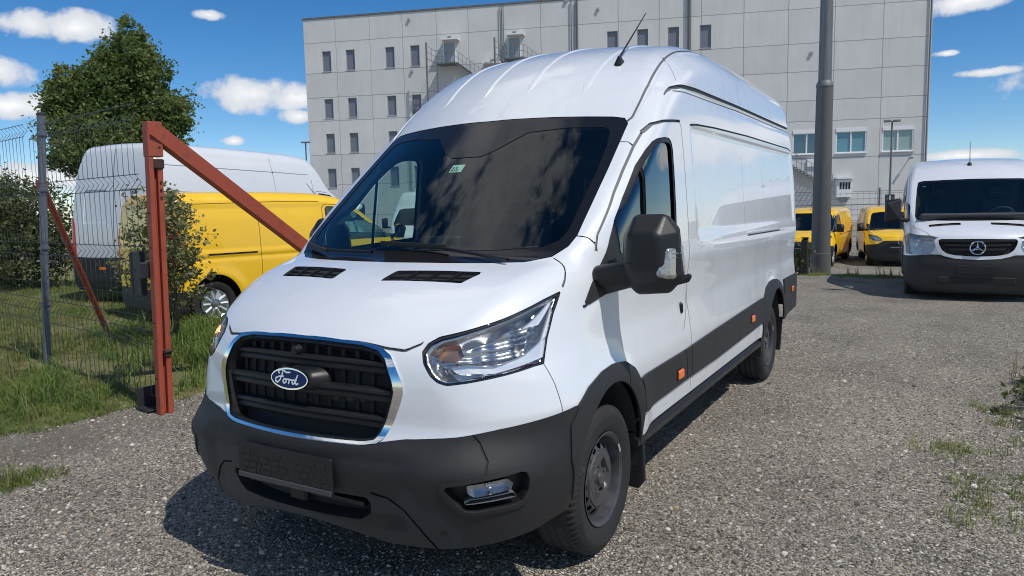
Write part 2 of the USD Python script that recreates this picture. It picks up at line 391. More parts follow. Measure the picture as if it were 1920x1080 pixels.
def bead(B, pts, w, h, n=5):
    """A half-round bead lying on body B along 3D points."""
    p = np.asarray(pts, float); s = np.r_[0, np.cumsum(np.linalg.norm(np.diff(p, axis=0), axis=1))]
    u = np.linspace(0, s[-1], max(int(s[-1] / .03), 4)); q = np.stack([np.interp(u, s, p[:, k]) for k in range(3)], 1)
    q = B.project(q, 12); N = B.normals(q); t = np.gradient(q, axis=0); t /= np.linalg.norm(t, axis=1, keepdims=True); b = np.cross(N, t)
    fade = np.clip(np.minimum(u, s[-1] - u) / (2 * w), .15, 1)
    th = np.linspace(0, math.pi, n)
    V = (q[:, None] + np.cos(th)[None, :, None] * b[:, None] * w / 2 * fade[:, None, None] + (np.sin(th) * h - .002)[None, :, None] * N[:, None] * fade[:, None, None]).reshape(-1, 3)
    i, j = np.meshgrid(np.arange(len(q) - 1), np.arange(n - 1), indexing='ij')
    Q = np.stack([i * n + j, i * n + j + 1, (i + 1) * n + j + 1, (i + 1) * n + j], -1).reshape(-1, 4)
    return trimesh.Trimesh(V, np.vstack([Q[:, [0, 2, 1]], Q[:, [0, 3, 2]]]), process=False)
# ---- materials
def simple(name, color, rough=.6, metallic=0., vary=0., scale=6., coat=0., bump=0., bscale=200., spec=.5, space='object', dirt=None):
    n = {'p': ('principled_bsdf', dict(base_color=color, roughness=rough, metallic=metallic, coat_weight=coat, coat_roughness=.02, specular_ior_level=spec))}; l = []
    if vary or bump or dirt: n['tc'] = ('texture_coordinate', {})
    if vary:
        n |= {'no': ('noise_texture', dict(scale=scale, detail=6., roughness=.65)), 'r': ('rgb_ramp', dict(ramp=[(.25, tuple(c * (1 - vary) for c in color)), (.75, tuple(min(c * (1 + vary), 1) for c in color))]))}
        l += [(f'tc.{space}', 'no.vector'), ('no.fac', 'r.fac')]
        n |= {'rr': ('map_range', dict(from_min=.3, from_max=.7, to_min=max(rough - .1, .02), to_max=min(rough + .12, 1)))}; l += [('no.fac', 'rr.value'), ('rr.result', 'p.roughness')]
        last = 'r.color'
        if dirt:
            n |= {'dn': ('noise_texture', dict(scale=dirt[1], detail=8., roughness=.7)), 'dr': ('map_range', dict(from_min=dirt[2], from_max=dirt[3], clamp=True)), 'dm': ('mix', dict(color2=dirt[0]))}
            l += [(f'tc.{space}', 'dn.vector'), ('dn.fac', 'dr.value'), ('dr.result', 'dm.fac'), (last, 'dm.color1')]; last = 'dm.color'
        l += [(last, 'p.base_color')]
    if bump:
        n |= {'bn': ('noise_texture', dict(scale=bscale, detail=4., roughness=.6)), 'b': ('bump', dict(strength=bump, distance=.004))}; l += [(f'tc.{space}', 'bn.vector'), ('bn.fac', 'b.height'), ('b.normal', 'p.normal')]
    return material(name, n, l, 'p.BSDF')
def pane(name, tint, f0=.045, power=5.0):
    return material(name, {'t': ('transparent_bsdf', dict(color=tint)), 'g': ('glossy_bsdf', dict(color=(1, 1, 1), roughness=0.)), 'f': ('layer_weight', dict(blend=.5)), 'pw': ('math', dict(math_type='power', value2=power)), 'ma': ('math', dict(math_type='multiply_add', value2=1 - f0, value3=f0)), 'm': ('mix_closure', {})},
                    [('f.facing', 'pw.value1'), ('pw.value', 'ma.value1'), ('ma.value', 'm.fac'), ('t.BSDF', 'm.closure1'), ('g.BSDF', 'm.closure2')], 'm.closure')
M = dict(
    white=simple('white_paint', (.61, .635, .665), .34, vary=.012, scale=2.5, coat=1., dirt=((.50, .49, .46), 3., .62, 1.05)), yellow=simple('yellow_paint', (.78, .47, .008), .35, vary=.03, scale=3., coat=.8),
    black=simple('black_plastic', (.019, .0195, .021), .58, vary=.25, scale=5., bump=.12, bscale=900., spec=.35, dirt=((.05, .048, .045), 9., .62, .9)),
    black2=simple('smooth_black_plastic', (.0105, .0105, .012), .42, vary=.15, scale=8., spec=.4), dark=simple('dark_gap', (.012, .012, .013), .8), seam=simple('grey_sealed_seam', (.10, .105, .115), .6),
    chrome=simple('chrome', (.82, .83, .85), .07, 1.), lamp=simple('silvered_plastic', (.50, .51, .53), .24, 1.), alu=simple('brushed_metal', (.45, .46, .47), .35, 1., vary=.1), rubber=simple('tyre_rubber', (.0135, .0135, .014), .78, vary=.3, scale=12., dirt=((.09, .082, .07), 6., .58, .85)),
    steel=simple('black_steel_wheel', (.046, .046, .050), .40, vary=.25, scale=18., dirt=((.13, .09, .06), 22., .66, .85)), glass=pane('tinted_glass', (.68, .82, .78), .045, 4.3), lens=pane('clear_lens', (.93, .94, .95), .045),
    frit=simple('black_glass_edge', (.010, .010, .012), .10, spec=.35), sideglass=pane('dark_side_glass', (.62, .76, .72), .07, 3.2), orange=simple('orange_lens', (.80, .16, .01), .2, coat=.6), red=simple('red_lens', (.42, .012, .015), .2, coat=.8),
    interior=simple('dark_trim', (.035, .036, .038), .7, vary=.2), interior2=simple('pale_trim', (.33, .34, .33), .8), seat=simple('seat_cloth', (.03, .032, .036), .9, vary=.3, scale=30.),
    blue=simple('blue_enamel', (.004, .011, .085), .30, spec=.3), sideglass2=pane('driver_side_glass', (.30, .38, .38), .085, 3.0), silver=simple('silver_letter', (.75, .77, .8), .2, .7), sticker=simple('pale_green_sticker', (.42, .62, .50), .6))
def pieces(sh):
    """The connected pieces of a sheet, largest first, without specks."""
    from scipy.sparse import coo_matrix; from scipy.sparse.csgraph import connected_components
    e = np.vstack([sh.F[:, :2], sh.F[:, 1:]]); n, lab = connected_components(coo_matrix((np.ones(len(e)), (e[:, 0], e[:, 1])), shape=(len(sh.V),) * 2), False)
    out = [sh.compact(sh.F[lab[sh.F[:, 0]] == k]) for k in range(n)]
    return sorted([s for s in out if len(s.F) > 30], key=lambda s: -len(s.F))
# ------------------------------------------------------------------ the white panel van's body
def van_taper(x, z):
    amt = np.interp(z, [.3, .8, 1.0, 1.2, 1.45, 2.1, 2.4], [.0, .0, .03, .06, .10, .07, .03])
    return amt * np.clip((x + 1.0) / 1.3, 0, 1.4) ** 2
def van_feature(x, z):
    f = 0.0
    r = np.hypot(x, z - .36); f = f + .022 * np.exp(-((r - .46) / .09) ** 2) * sstep(.3, .6, z) * sstep(-1., -.5, x)
    r = np.hypot(x + 3.75, z - .36); f = f + .03 * np.exp(-((r - .47) / .08) ** 2) * sstep(.3, .6, z) * sstep(-3., -3.4, x)
    # pressed window panel
    px = np.minimum(sstep(-1.38, -1.46, x), sstep(-4.84, -4.76, x)); pz = np.minimum(sstep(1.36, 1.46, z), sstep(2.10, 2.04, z))
    f = f - .014 * px * pz
    f = f - .012 * np.exp(-((z - 2.275) / .02) ** 2) * sstep(-.95, -1.1, x)
    return f
def van_crown(x, z): return np.interp(z, [1.0, 1.35, 2.0, 2.4], [.03, .02, .03, .06])
def van_radius(x, z):
    nose = np.interp(z, [.2, .7, 1.0, 1.25, 1.42, 1.6, 2.05, 2.3, 2.6], [.34, .34, .33, .22, .13, .11, .11, .17, .22])
    rear = np.interp(z, [.2, 2.1, 2.4], [.07, .07, .22])
    t = sstep(-3.2, -2.2, x)
    return rear + (nose - rear) * t
VAN_PROFILE = [(.84, .12), (.92, .27), (.975, .40), (1.0, .48), (1.015, .58), (1.01, .66), (.985, .715), (.962, .77), (.955, .86), (.945, .95), (.922, 1.03), (.888, 1.085),
    (.842, 1.132), (.78, 1.18), (.70, 1.23), (.62, 1.27), (.53, 1.306), (.43, 1.336), (.33, 1.360), (.25, 1.382), (.17, 1.435), (.0, 1.575), (-.2, 1.74), (-.4, 1.905), (-.62, 2.085),
    (-.74, 2.195), (-.9, 2.335), (-1.1, 2.47), (-1.35, 2.58), (-1.65, 2.657), (-2.0, 2.705), (-2.5, 2.732), (-3.2, 2.742), (-4.4, 2.735), (-4.8, 2.71), (-4.91, 2.63), (-4.945, 2.44),
    (-4.955, 2.0), (-4.965, 1.3), (-4.965, .5), (-4.95, .1), (-4.9, .02), (-4.7, 0), (-3, 0), (-1, 0), (.5, 0), (.72, .02)]
VAN_BODY = Body(VAN_PROFILE, [-.3, .3, .6, .75, 1.05, 1.3, 1.5, 2.1, 2.5, 2.9], [.30, .26, .22, .27, .25, .20, .20, .25, .28, .3],
    [-.4, .25, .45, .60, .80, .92, 1.05, 1.18, 1.30, 1.45, 1.7, 2.0, 2.2, 2.35, 2.5, 2.65, 2.9],
    [.96, .985, 1.0, 1.006, 1.007, .995, .983, .990, 1.001, .995, .978, .953, .936, .917, .892, .855, .79], van_taper, van_crown, van_radius, van_feature, h=.02)
# ------------------------------------------------------------------ the white panel van
def mirror_poly(half):
    """A polygon in (y, z) from its half with y >= 0."""
    h = [tuple(p) for p in half]; return h + [(-y, z) for y, z in h[::-1] if y > 1e-6]
theta = lambda v: np.arctan2(np.abs(v[:, 1]), v[:, 0] + .2)
def side2(v):
    """Side view (x, z); the passenger side's door sits a little further back than the driver's."""
    x = v[:, 0]; return np.stack([x + np.where(v[:, 1] < 0, .20 * sstep(-.12, -.55, x) * sstep(-2.4, -1.6, x), 0.), v[:, 2]], 1)
def on_side(poly, ymin=.55): return lambda v: np.maximum(poly_sd(side2(v), poly), ymin - np.abs(v[:, 1]))
def line_d(v2, pts, w): return seg_dist(v2, pts, closed=False) - w / 2
WS = mirror_poly([(0, 2.103), (.142, 2.105), (.367, 2.101), (.572, 2.094), (.712, 2.086), (.775, 2.075), (.804, 2.042), (.812, 1.931), (.822, 1.787), (.828, 1.629), (.832, 1.474), (.817, 1.426), (.771, 1.383), (.68, 1.3635), (.514, 1.361), (.238, 1.361), (0, 1.361)])
WS_CLEAR = mirror_poly([(0, 1.885), (.10, 1.885), (.16, 1.915), (.30, 2.015), (.5, 2.030), (.70, 2.024), (.735, 2.0), (.757, 1.92), (.772, 1.787), (.778, 1.629), (.782, 1.50), (.765, 1.455), (.70, 1.425), (.5, 1.413), (0, 1.41)])
WIN = [(.145, 1.159), (.093, 1.20), (-.107, 1.392), (-.235, 1.545), (-.338, 1.640), (-.536, 1.805), (-.67, 1.892), (-.753, 1.938), (-.807, 1.957), (-.90, 1.970), (-.975, 1.970), (-1.012, 1.955), (-1.03, 1.915), (-1.025, 1.761), (-1.01, 1.553), (-.995, 1.40), (-.97, 1.375), (-.22, 1.335), (-.20, 1.235), (-.12, 1.215)]
DOOR = [(-.05, 1.40), (-.104, 1.473), (-.321, 1.668), (-.454, 1.777), (-.618, 1.905), (-.738, 1.99), (-.83, 2.037), (-.94, 2.060), (-1.08, 2.072), (-1.19, 2.078), (-1.215, 2.05), (-1.225, 1.9), (-1.22, 1.4), (-1.215, 1.10), (-1.205, .99), (-1.175, .94), (-1.115, .875), (-1.095, .82), (-1.10, .76), (-1.125, .70), (-1.13, .575), (-1.13, .2), (-.2, .2), (-.2, .87), (-.02, .93), (.08, 1.03), (.15, 1.155)]
HOOD = [(.879, 0), (.872, .20), (.859, .316), (.850, .42), (.835, .50), (.800, .555), (.770, .578), (.70, .690), (.561, .790), (.352, .858), (.245, .882), (.185, .872), (.150, .858), (.128, .84), (.113, .78), (.0, .6), (-.1, 0)]
GR = mirror_poly([(0, 1.096), (.12, 1.095), (.316, 1.087), (.399, 1.074), (.452, 1.045), (.484, .998), (.512, .950), (.519, .912), (.509, .87), (.484, .80), (.452, .735), (.425, .714), (.37, .705), (.2, .704), (0, .704)])
GR_IN = mirror_poly([(0, 1.086), (.12, 1.085), (.312, 1.077), (.39, 1.062), (.432, 1.030), (.470, .955), (.480, .912), (.472, .87), (.452, .80), (.426, .738), (.408, .723), (.36, .716), (.2, .714), (0, .714)])
HL3 = np.array([(.239, .88, 1.251), (.352, .858, 1.227), (.561, .79, 1.172), (.7, .692, 1.136), (.755, .61, 1.117), (.79, .578, 1.095), (.817, .566, 1.063), (.832, .582, 1.02), (.834, .61, .978), (.828, .64, .952), (.815, .675, .940), (.778, .738, .946), (.662, .844, .963), (.537, .905, .979), (.483, .923, .981), (.412, .904, 1.076), (.337, .895, 1.164)])
HL = np.stack([theta(HL3), HL3[:, 2]], 1)
BT3 = np.array([(.97, 0, .700), (.95, .35, .702), (.915, .45, .722), (.895, .532, .735), (.877, .594, .738), (.818, .726, .748), (.718, .844, .767), (.6, .93, .778), (.446, .994, .789), (.30, 1.013, .80)])
ARCH_OUT = [(.40, .25), (.46, .60), (.43, .72), (.36, .797), (.25, .845), (.1, .880), (-.02, .889), (-.155, .874), (-.254, .824), (-.318, .757), (-.362, .68), (-.376, .58), (-.38, .47), (-.38, .25)]
RARCH_OUT = [(-3.26, .3), (-3.26, .62), (-3.27, .72), (-3.31, .80), (-3.42, .875), (-3.56, .91), (-3.70, .918), (-3.86, .905), (-4.02, .86), (-4.14, .78), (-4.21, .68), (-4.23, .58), (-4.23, .3)]
def ell(cx, cz, rx, rz): return lambda v: np.maximum((np.hypot((v[:, 0] - cx) / rx, (v[:, 2] - cz) / rz) - 1) * min(rx, rz), .5 - np.abs(v[:, 1]))
def van_low(v): return np.interp(v[:, 0], [-4.97, -4.5, -4.1, -3.4, -.5, -.3, .44, .524, .603, .703, .797, .848, .89, .934, .958, 1.0], [.53, .515, .50, .475, .475, .38, .375, .362, .335, .316, .301, .289, .297, .336, .357, .36]) - v[:, 2]

def build_van():
    B = VAN_BODY; S = B.mesh()
    T = thing('cargo_van', 'large white high-roof cargo van with black bumper and chrome-framed grille, filling the foreground', 'van')
    S = S.inside(van_low); S = S.outside(ell(.03, .36, .405, .455)); S = S.outside(ell(-3.75, .36, .41, .475))

    P = lambda name, sh, m, **k: part(T, name, sh, m, **k) if isinstance(sh, list) or len(sh.F if isinstance(sh, Shell) else sh.faces) else None
    # windscreen
    ws, S = S.split(lambda v: np.maximum.reduce([poly_sd(v[:, [1, 2]], WS), -1.1 - v[:, 0], v[:, 0] - .45]))
    clear, edge = ws.split(lambda v: poly_sd(v[:, [1, 2]], WS_CLEAR))
    wp = P('windscreen', clear.offset(-.003, False), M['glass']); part(wp, 'black_border', edge.offset(-.002, True), M['frit'])
    # door windows and mirror patches
    win, S = S.split(on_side(WIN))
    for sg in (1, -1):
        w = win.side(sg); patch, w = w.split(lambda v: -.20 - v[:, 0])
        P('mirror_base', patch.offset(.006), M['black'])
        pg = Polygon([p for p in WIN if p[0] < -.19] + [(-.2, 1.50)]).buffer(0); inner = np.array(Polygon([(-.2, 1.345), (-.2, 1.575), (-.338, 1.640), (-.536, 1.805), (-.67, 1.892), (-.753, 1.938), (-.807, 1.957), (-.90, 1.970), (-.975, 1.970), (-1.012, 1.955), (-1.03, 1.915), (-1.025, 1.761), (-1.01, 1.553), (-.995, 1.40), (-.97, 1.375)]).buffer(-.028).exterior.coords)[:-1]
        gl, fr = w.split(lambda v: poly_sd(side2(v), inner))
        for w_ in (.011, -.011): gl = gl.insert(lambda v: side2(v)[:, 0] + .545 + .1 * (v[:, 2] - 1.6) - w_)
        div, gl = gl.split(lambda v: np.abs(side2(v)[:, 0] + .545 + .1 * (v[:, 2] - 1.6)) - .011)
        p = P('door_window', gl.offset(-.012, False), M['sideglass2' if sg > 0 else 'sideglass']); part(p, 'window_frame', fr.offset(-.003), M['black2']); part(p, 'divider_bar', div.offset(-.006), M['black2'])
    # grille
    gr, S = S.split(lambda v: np.maximum(poly_sd(v[:, [1, 2]], GR), .6 - v[:, 0]))
    ring, gin = gr.split(lambda v: -poly_sd(v[:, [1, 2]], GR_IN))
    G = P('grille', gin.offset(-.075, False), M['dark']); part(G, 'chrome_frame', ring.offset(.007), M['chrome'])
    lip = gin.outside(lambda v: poly_sd(v[:, [1, 2]], np.array(Polygon(GR_IN).buffer(-.012).exterior.coords)[:-1]))
    part(G, 'inner_surround', lip.offset(-.004) + lip.offset(-.075), M['black2'])
    # headlights
    hl, S = S.split(lambda v: np.maximum.reduce([poly_sd(np.stack([theta(v), v[:, 2]], 1), HL), -v[:, 0]]))
    # bumper with arches
    zb = lambda v: v[:, 2] - np.interp(theta(v), theta(BT3), BT3[:, 2])
    bump, S = S.split(lambda v: np.maximum(zb(v), .36 - v[:, 0]))
    def sculpt(v):
        y, z = np.abs(v[:, 1]), v[:, 2]
        d = -.018 * sstep(.62, .50, y) * sstep(.34, .44, z) * sstep(.70, .64, z)
        return d * sstep(.45, .60, v[:, 0])
    bump = bump.finer(B)
    bump = bump.displaced(sculpt)
    arch, S = S.split(on_side(ARCH_OUT)); rarch, S = S.split(on_side(RARCH_OUT))
    archb, bump = bump.split(on_side(ARCH_OUT))
    arch = arch + archb
    # fog lamp pockets, lower intake
    FOG3 = np.array([(.905, .695, .593), (.811, .837, .613), (.700, .925, .625), (.665, .945, .615), (.65, .952, .58), (.655, .950, .53), (.675, .925, .478), (.705, .905, .465), (.82, .79, .455), (.85, .755, .462), (.885, .72, .51), (.908, .69, .56)])
    FOG = np.stack([theta(FOG3), FOG3[:, 2]], 1)
    fog, bump = bump.split(lambda v: poly_sd(np.stack([theta(v), v[:, 2]], 1), FOG))
    IN = mirror_poly([(0, .500), (.30, .500), (.375, .497), (.392, .47), (.375, .42), (.33, .392), (.2, .388), (0, .388)])
    hole, bump = bump.split(lambda v: np.maximum(poly_sd(v[:, [1, 2]], IN), .6 - v[:, 0]))
    lipg = [(.40, .520), (.47, .505), (.53, .46), (.58, .39), (.62, .30), (.63, .2)]
    bump = bump.trace(lipg, lambda v: np.abs(v[:, [1, 2]]), lambda v: v[:, 0] > .4); bump = bump.trace([(.63, .80), (.68, .725), (.70, .66), (.69, .615)], lambda v: np.stack([theta(v), v[:, 2]], 1))
    crease, bump = bump.split(lambda v: np.maximum(line_d(np.abs(v[:, [1, 2]]), lipg, .010), .4 - v[:, 0]))
    up, bump = bump.split(lambda v: np.maximum.reduce([seg_dist(np.stack([theta(v), v[:, 2]], 1), [(.63, .80), (.68, .725), (.70, .66), (.69, .615)], closed=False) - .004, .5 - v[:, 0]]))
    Bm = P('bumper', bump.offset(.004), M['black']); 
    for sg in (1, -1): part(Bm, 'bumper_groove', crease.side(sg).offset(-.006), M['dark']); part(Bm, 'bumper_groove', up.side(sg).offset(-.001), M['dark'])
    part(Bm, 'lower_intake', hole.offset(-.07, True), M['dark'])
    part(Bm, 'intake_bar', bar((.905, -.33, .445), (.905, .33, .445), .03, .018), M['black2']); part(Bm, 'intake_block', box((.925, -.02, .445), (.03, .10, .085), bevel=.01), M['black2'])
    for sg in (1, -1): q = B.project(np.array([[.83, sg * .66, .38]]))[0]; part(Bm, 'parking_sensor', rod(q - [.004, 0, 0], q + [.008, sg * .004, 0], .012, 14), M['black2'])
    for sg in (1, -1):
        f = fog.side(sg); sm = np.array(Polygon(FOG).buffer(-.016).exterior.coords)[:-1]
        inn, rim = f.split(lambda v: poly_sd(np.stack([theta(v), v[:, 2]], 1), sm))
        F1 = P('fog_lamp_housing', rim.offset(.010), M['black']); part(F1, 'recess', inn.offset(-.045), M['black2'])
        lp = np.array([(.853, .775, .580), (.75, .895, .592), (.728, .908, .57), (.735, .903, .545), (.83, .80, .530), (.85, .782, .545)])
        lamp = fog.side(sg).inside(lambda v: poly_sd(np.stack([theta(v), v[:, 2]], 1), np.stack([theta(lp), lp[:, 2]], 1)))
        part(F1, 'fog_lamp', lamp.offset(-.034), M['lamp']); part(F1, 'fog_lens', lamp.offset(-.026, False), M['lens'])
        c = lamp.V.mean(0) + lamp.N.mean(0) * -.028
        part(F1, 'bulb', trimesh.creation.icosphere(2, .016).apply_translation(c), M['alu'])
        lowl = fog.side(sg).inside(lambda v: poly_sd(np.stack([theta(v), v[:, 2]], 1), np.array([(theta(np.array([[.86, .75, 0]]))[0], .50), (theta(np.array([[.70, .91, 0]]))[0], .512), (theta(np.array([[.72, .90, 0]]))[0], .532), (theta(np.array([[.845, .79, 0]]))[0], .522)])))
        part(F1, 'trim_strip', lowl.offset(-.030), M['seam'])
        a = arch.side(sg)
        a = a.insert(lambda v: v[:, 0] + .165 + .10 * (v[:, 2] - .87)); gap, a = a.split(lambda v: np.maximum(np.abs(v[:, 0] + .165 + .10 * (v[:, 2] - .87)) - .0035, .7 - v[:, 2]))
        P('wheel_arch_trim', a.offset(.012), M['black']); P('wheel_arch_trim', rarch.side(sg).offset(.012), M['black'])
    # cladding
    CL = [(-.37, .575), (-.37, .70), (-.34, .752), (-.60, .754), (-1.122, .757), (-1.78, .775), (-3.27, .806), (-3.27, .60), (-2.9, .590), (-1.79, .575), (-1.167, .578)]
    CR = [(-4.22, .3), (-4.22, .868), (-4.6, .870), (-5.2, .868), (-5.2, .3)]
    clad, S = S.split(on_side(CL)); crear, S = S.split(on_side(CR, -.1))
    d1 = [(-1.097, .80), (-1.10, .76), (-1.125, .70), (-1.13, .5)]; d2 = [(-1.215, .80), (-1.235, .70), (-1.225, .5)]
    for sg in (1, -1):
        c = clad.side(sg).trace(d1, side2).trace(d2, side2); g, c = c.split(lambda v: np.minimum(line_d(side2(v), d1, .010), line_d(side2(v), d2, .010)))
        dr, c = c.split(lambda v: -1.12 - v[:, 0]); mid, c = c.split(lambda v: -1.225 - v[:, 0]); tail, c = c.split(lambda v: v[:, 0] + 3.02)
        for q in (dr, mid, c, tail): P('side_moulding', q.offset(.014), M['black'])
        P('moulding_gap', g.offset(.003), M['dark'])
        for x, z, mm in ((-.985, .640, 'orange'), (-2.85, .690, 'orange'), (-4.62, .737, 'red')):
            y = B.ray((x, 2., z), (0, -1., 0), 0, 2, 300)[0][1] + .014
            mk = P('side_marker', box((x, sg * (y + .006), z), (.088, .018, .052), bevel=.007), M['orange'])
            part(mk, 'marker_base', box((x, sg * (y + .001), z), (.102, .008, .062)), M['black2'])
    P('rear_bumper_cladding', crear.offset(.014), M['black'])
    # sill step below the body
    for sg in (1, -1):
        prof = Polygon([(.93, .40), (1.01, .405), (1.012, .432), (.985, .452), (.99, .466), (.93, .468)])
        m = plate(prof, 2.9, [[0, sg, 0], [0, 0, 1], [-1, 0, 0], [-.34, 0, 0]])
        st = P('side_step', m, M['black2']); part(st, 'step_groove', bar((-.36, sg * 1.006, .441), (-3.2, sg * 1.006, .441), .004, .006), M['dark'])
        P('mud_flap', hullof([(-.42, sg * .82, .44), (-.42, sg * 1.0, .44), (-.44, sg * .82, .17), (-.44, sg * 1.0, .20), (-.44, sg * .97, .16)], .012), M['rubber'])
        P('mud_flap', hullof([(-4.2, sg * .80, .50), (-4.2, sg * 1.0, .50), (-4.22, sg * .80, .2), (-4.22, sg * .98, .2)], .012), M['rubber'])
    # shut lines and channels, cut out of the white shell and sunk
    xz = side2
    chan = [(-1.085, 2.222), (-1.12, 2.243), (-1.20, 2.274), (-1.33, 2.297), (-1.6, 2.307), (-2.7, 2.314), (-4.95, 2.310)]
    rail1 = [(-1.20, 2.256), (-1.4, 2.268), (-2.7, 2.283), (-4.94, 2.278)]
    rail2 = [(-1.40, 2.075), (-1.55, 2.088), (-1.97, 2.101), (-2.9, 2.113), (-4.70, 2.112), (-4.82, 2.095), (-4.86, 2.05), (-4.868, 1.95)]
    dtop = [(-.738, 1.99), (-.83, 2.037), (-.94, 2.060), (-1.08, 2.072), (-1.195, 2.080)]
    def gaps(v):
        p = xz(v); q = v[:, [0, 1]].copy(); q[:, 1] = np.abs(q[:, 1])
        s = np.abs(v[:, 1]) > .55
        wide = np.minimum.reduce([line_d(p, chan, .024) + .008 * sstep(-1.30, -1.08, v[:, 0]), line_d(p, rail2, .012), line_d(p, dtop, .016), line_d(p, [(-2.74, 1.352), (-4.03, 1.340)], .012)])
        return np.where(s, wide, .1)
    def seams(v):
        p = xz(v); q = np.stack([v[:, 0], np.abs(v[:, 1])], 1); s = np.abs(v[:, 1]) > .55
        thin = np.minimum.reduce([line_d(p, rail1, .006), line_d(p, DOOR[:9], .008), line_d(p, DOOR[9:17], .007), line_d(p, [(-1.215, 1.10), (-1.245, .95), (-1.25, .85), (-1.245, .5)], .006),
                                  line_d(p, [(-2.76, 2.55), (-2.76, 2.30)], .005), line_d(p, [(-2.72, 1.95), (-2.72, 1.40)], .004), line_d(p, [(-1.42, 2.50), (-1.30, 2.33)], .003)])
        pil = line_d(p, [(-.02, 1.474), (-.058, 1.463), (-.066, 1.433), (-.06, 1.40)], .006); pil2 = line_d(p, [(-.612, 1.937), (-.630, 1.933), (-.618, 1.905)], .005)
        hood = np.where((v[:, 2] > 1.03) & (v[:, 0] > .09), np.maximum(line_d(q, HOOD[:15], .007), .014 - poly_sd(np.stack([theta(v), v[:, 2]], 1), HL)), .1)
        gut = np.where(v[:, 2] > 1.9, line_d(q, [(-.76, .792), (-.80, .808), (-.917, .810), (-1.105, .804), (-1.355, .786), (-1.664, .765), (-2.2, .752), (-4.9, .75)], .012), .1)
        fen = np.where(v[:, 0] > .3, line_d(p, [(.483, .981), (.47, .90), (.462, .785)], .004), .1)
        return np.minimum.reduce([np.where(s, np.minimum.reduce([thin, pil, pil2, fen]), .1), hood, gut])
    sideok = lambda v: np.abs(v[:, 1]) > .55
    top2 = lambda v: np.stack([v[:, 0], np.abs(v[:, 1])], 1)
    gutl = [(-.76, .792), (-.80, .808), (-.917, .810), (-1.105, .804), (-1.355, .786), (-1.664, .765), (-2.2, .752), (-4.9, .75)]
    for l in (chan, rail1, rail2, dtop, DOOR[:9], DOOR[9:17], [(-1.215, 1.10), (-1.245, .95), (-1.25, .85), (-1.245, .5)], [(-2.76, 2.55), (-2.76, 2.30)], [(-2.72, 1.95), (-2.72, 1.40)], [(-2.74, 1.352), (-4.03, 1.340)],
              [(-1.42, 2.50), (-1.30, 2.33)], [(-.02, 1.474), (-.058, 1.463), (-.066, 1.433), (-.06, 1.40)], [(-.612, 1.937), (-.630, 1.933), (-.618, 1.905)], [(.483, .981), (.47, .90), (.462, .785)]): S = S.trace(l, side2, sideok)
    S = S.trace(HOOD[:15], top2, lambda v: (v[:, 2] > 1.03) & (v[:, 0] > .05)); S = S.trace(gutl, top2, lambda v: v[:, 2] > 1.9)
    g1, S = S.split(gaps); g2, S = S.split(seams)
    P('drip_rail', g1.offset(-.012), M['seam']); P('panel_gap', g2.offset(-.007), M['seam'])
    # bonnet vents
    VL = [(.546, .140), (.488, .533), (.358, .570), (.433, .150)]
    vent, S = S.split(lambda v: np.maximum(poly_sd(np.stack([v[:, 0], np.abs(v[:, 1])], 1), VL), 1.2 - v[:, 2]))
    for sg in (1, -1):
        vv = vent.side(sg); vp = P('bonnet_vent', vv.offset(-.018), M['dark'])
        for k in range(1, 4):
            a = np.array(VL[0]) * (1 - k / 4) + np.array(VL[1]) * k / 4; b = np.array(VL[3]) * (1 - k / 4) + np.array(VL[2]) * k / 4
            q = B.project(np.array([[a[0], sg * a[1], 1.3], [b[0], sg * b[1], 1.33]]), 12); part(vp, 'vent_rib', bar(q[0] - [0, 0, .008], q[1] - [0, 0, .008], .006, .012), M['black2'])
        for k in (1, 2):
            a = np.array(VL[0]) * (1 - k / 3) + np.array(VL[3]) * k / 3; b = np.array(VL[1]) * (1 - k / 3) + np.array(VL[2]) * k / 3
            q = B.project(np.array([[a[0], sg * a[1], 1.3], [b[0], sg * b[1], 1.33]]), 12); part(vp, 'vent_slat', bar(q[0] - [0, 0, .012], q[1] - [0, 0, .012], .01, .006), M['black2'])
    # panels
    hood, S = S.split(lambda v: np.where((v[:, 2] > 1.03) & (v[:, 0] > .05), poly_sd(np.stack([v[:, 0], np.abs(v[:, 1])], 1), HOOD), .1)); P('bonnet', hood, M['white'])
    nose, S = S.split(lambda v: np.maximum(.465 - v[:, 0], v[:, 2] - 1.3)); P('front_panel', nose, M['white'])
    door, S = S.split(on_side(DOOR))
    gut = lambda v: np.maximum(np.abs(v[:, 1]) - np.interp(-v[:, 0], [.76, .80, .917, 1.105, 1.355, 1.664, 2.2, 4.9], [.792, .808, .81, .804, .786, .765, .752, .75]), 1.9 - v[:, 2])
    roof, S = S.split(gut)
    roof, back = roof.split(lambda v: np.where(v[:, 0] < -4.8, 2.62 - v[:, 2], -.1)); P('roof', roof, M['white'])
    for sg in (1, -1):
        d = door.side(sg); P('front_door', d, M['white'])
        s = S.side(sg); fen, s = s.split(lambda v: -.42 - v[:, 0] + np.where(v[:, 2] > 1.4, 3., 0) * 0); pil, fen = fen.split(lambda v: 1.44 - v[:, 2])
        P('front_wing', fen, M['white'])
        sp, rear = s.split(lambda v: -4.945 - v[:, 0]); P('side_panel', sp + pil, M['white']); back = back + rear
        P('sliding_rail_cover', bead(B, [(-2.70, sg, 1.372), (-3.4, sg, 1.366), (-4.08, sg, 1.358)], .02, .006), M['white'])
        P('key_hole', hullof([(-1.10, sg * .984, 1.022), (-1.105, sg * .984, .985)], .017), M['black2'])
        P('gutter_strip', bead(B, [(-.77, sg * .83, 2.06), (-.917, sg * .835, 2.16), (-1.105, sg * .83, 2.30), (-1.355, sg * .812, 2.45), (-1.664, sg * .79, 2.56), (-2.2, sg * .775, 2.63)], .014, .006), M['white'])
    P('rear_door', back, M['white'])
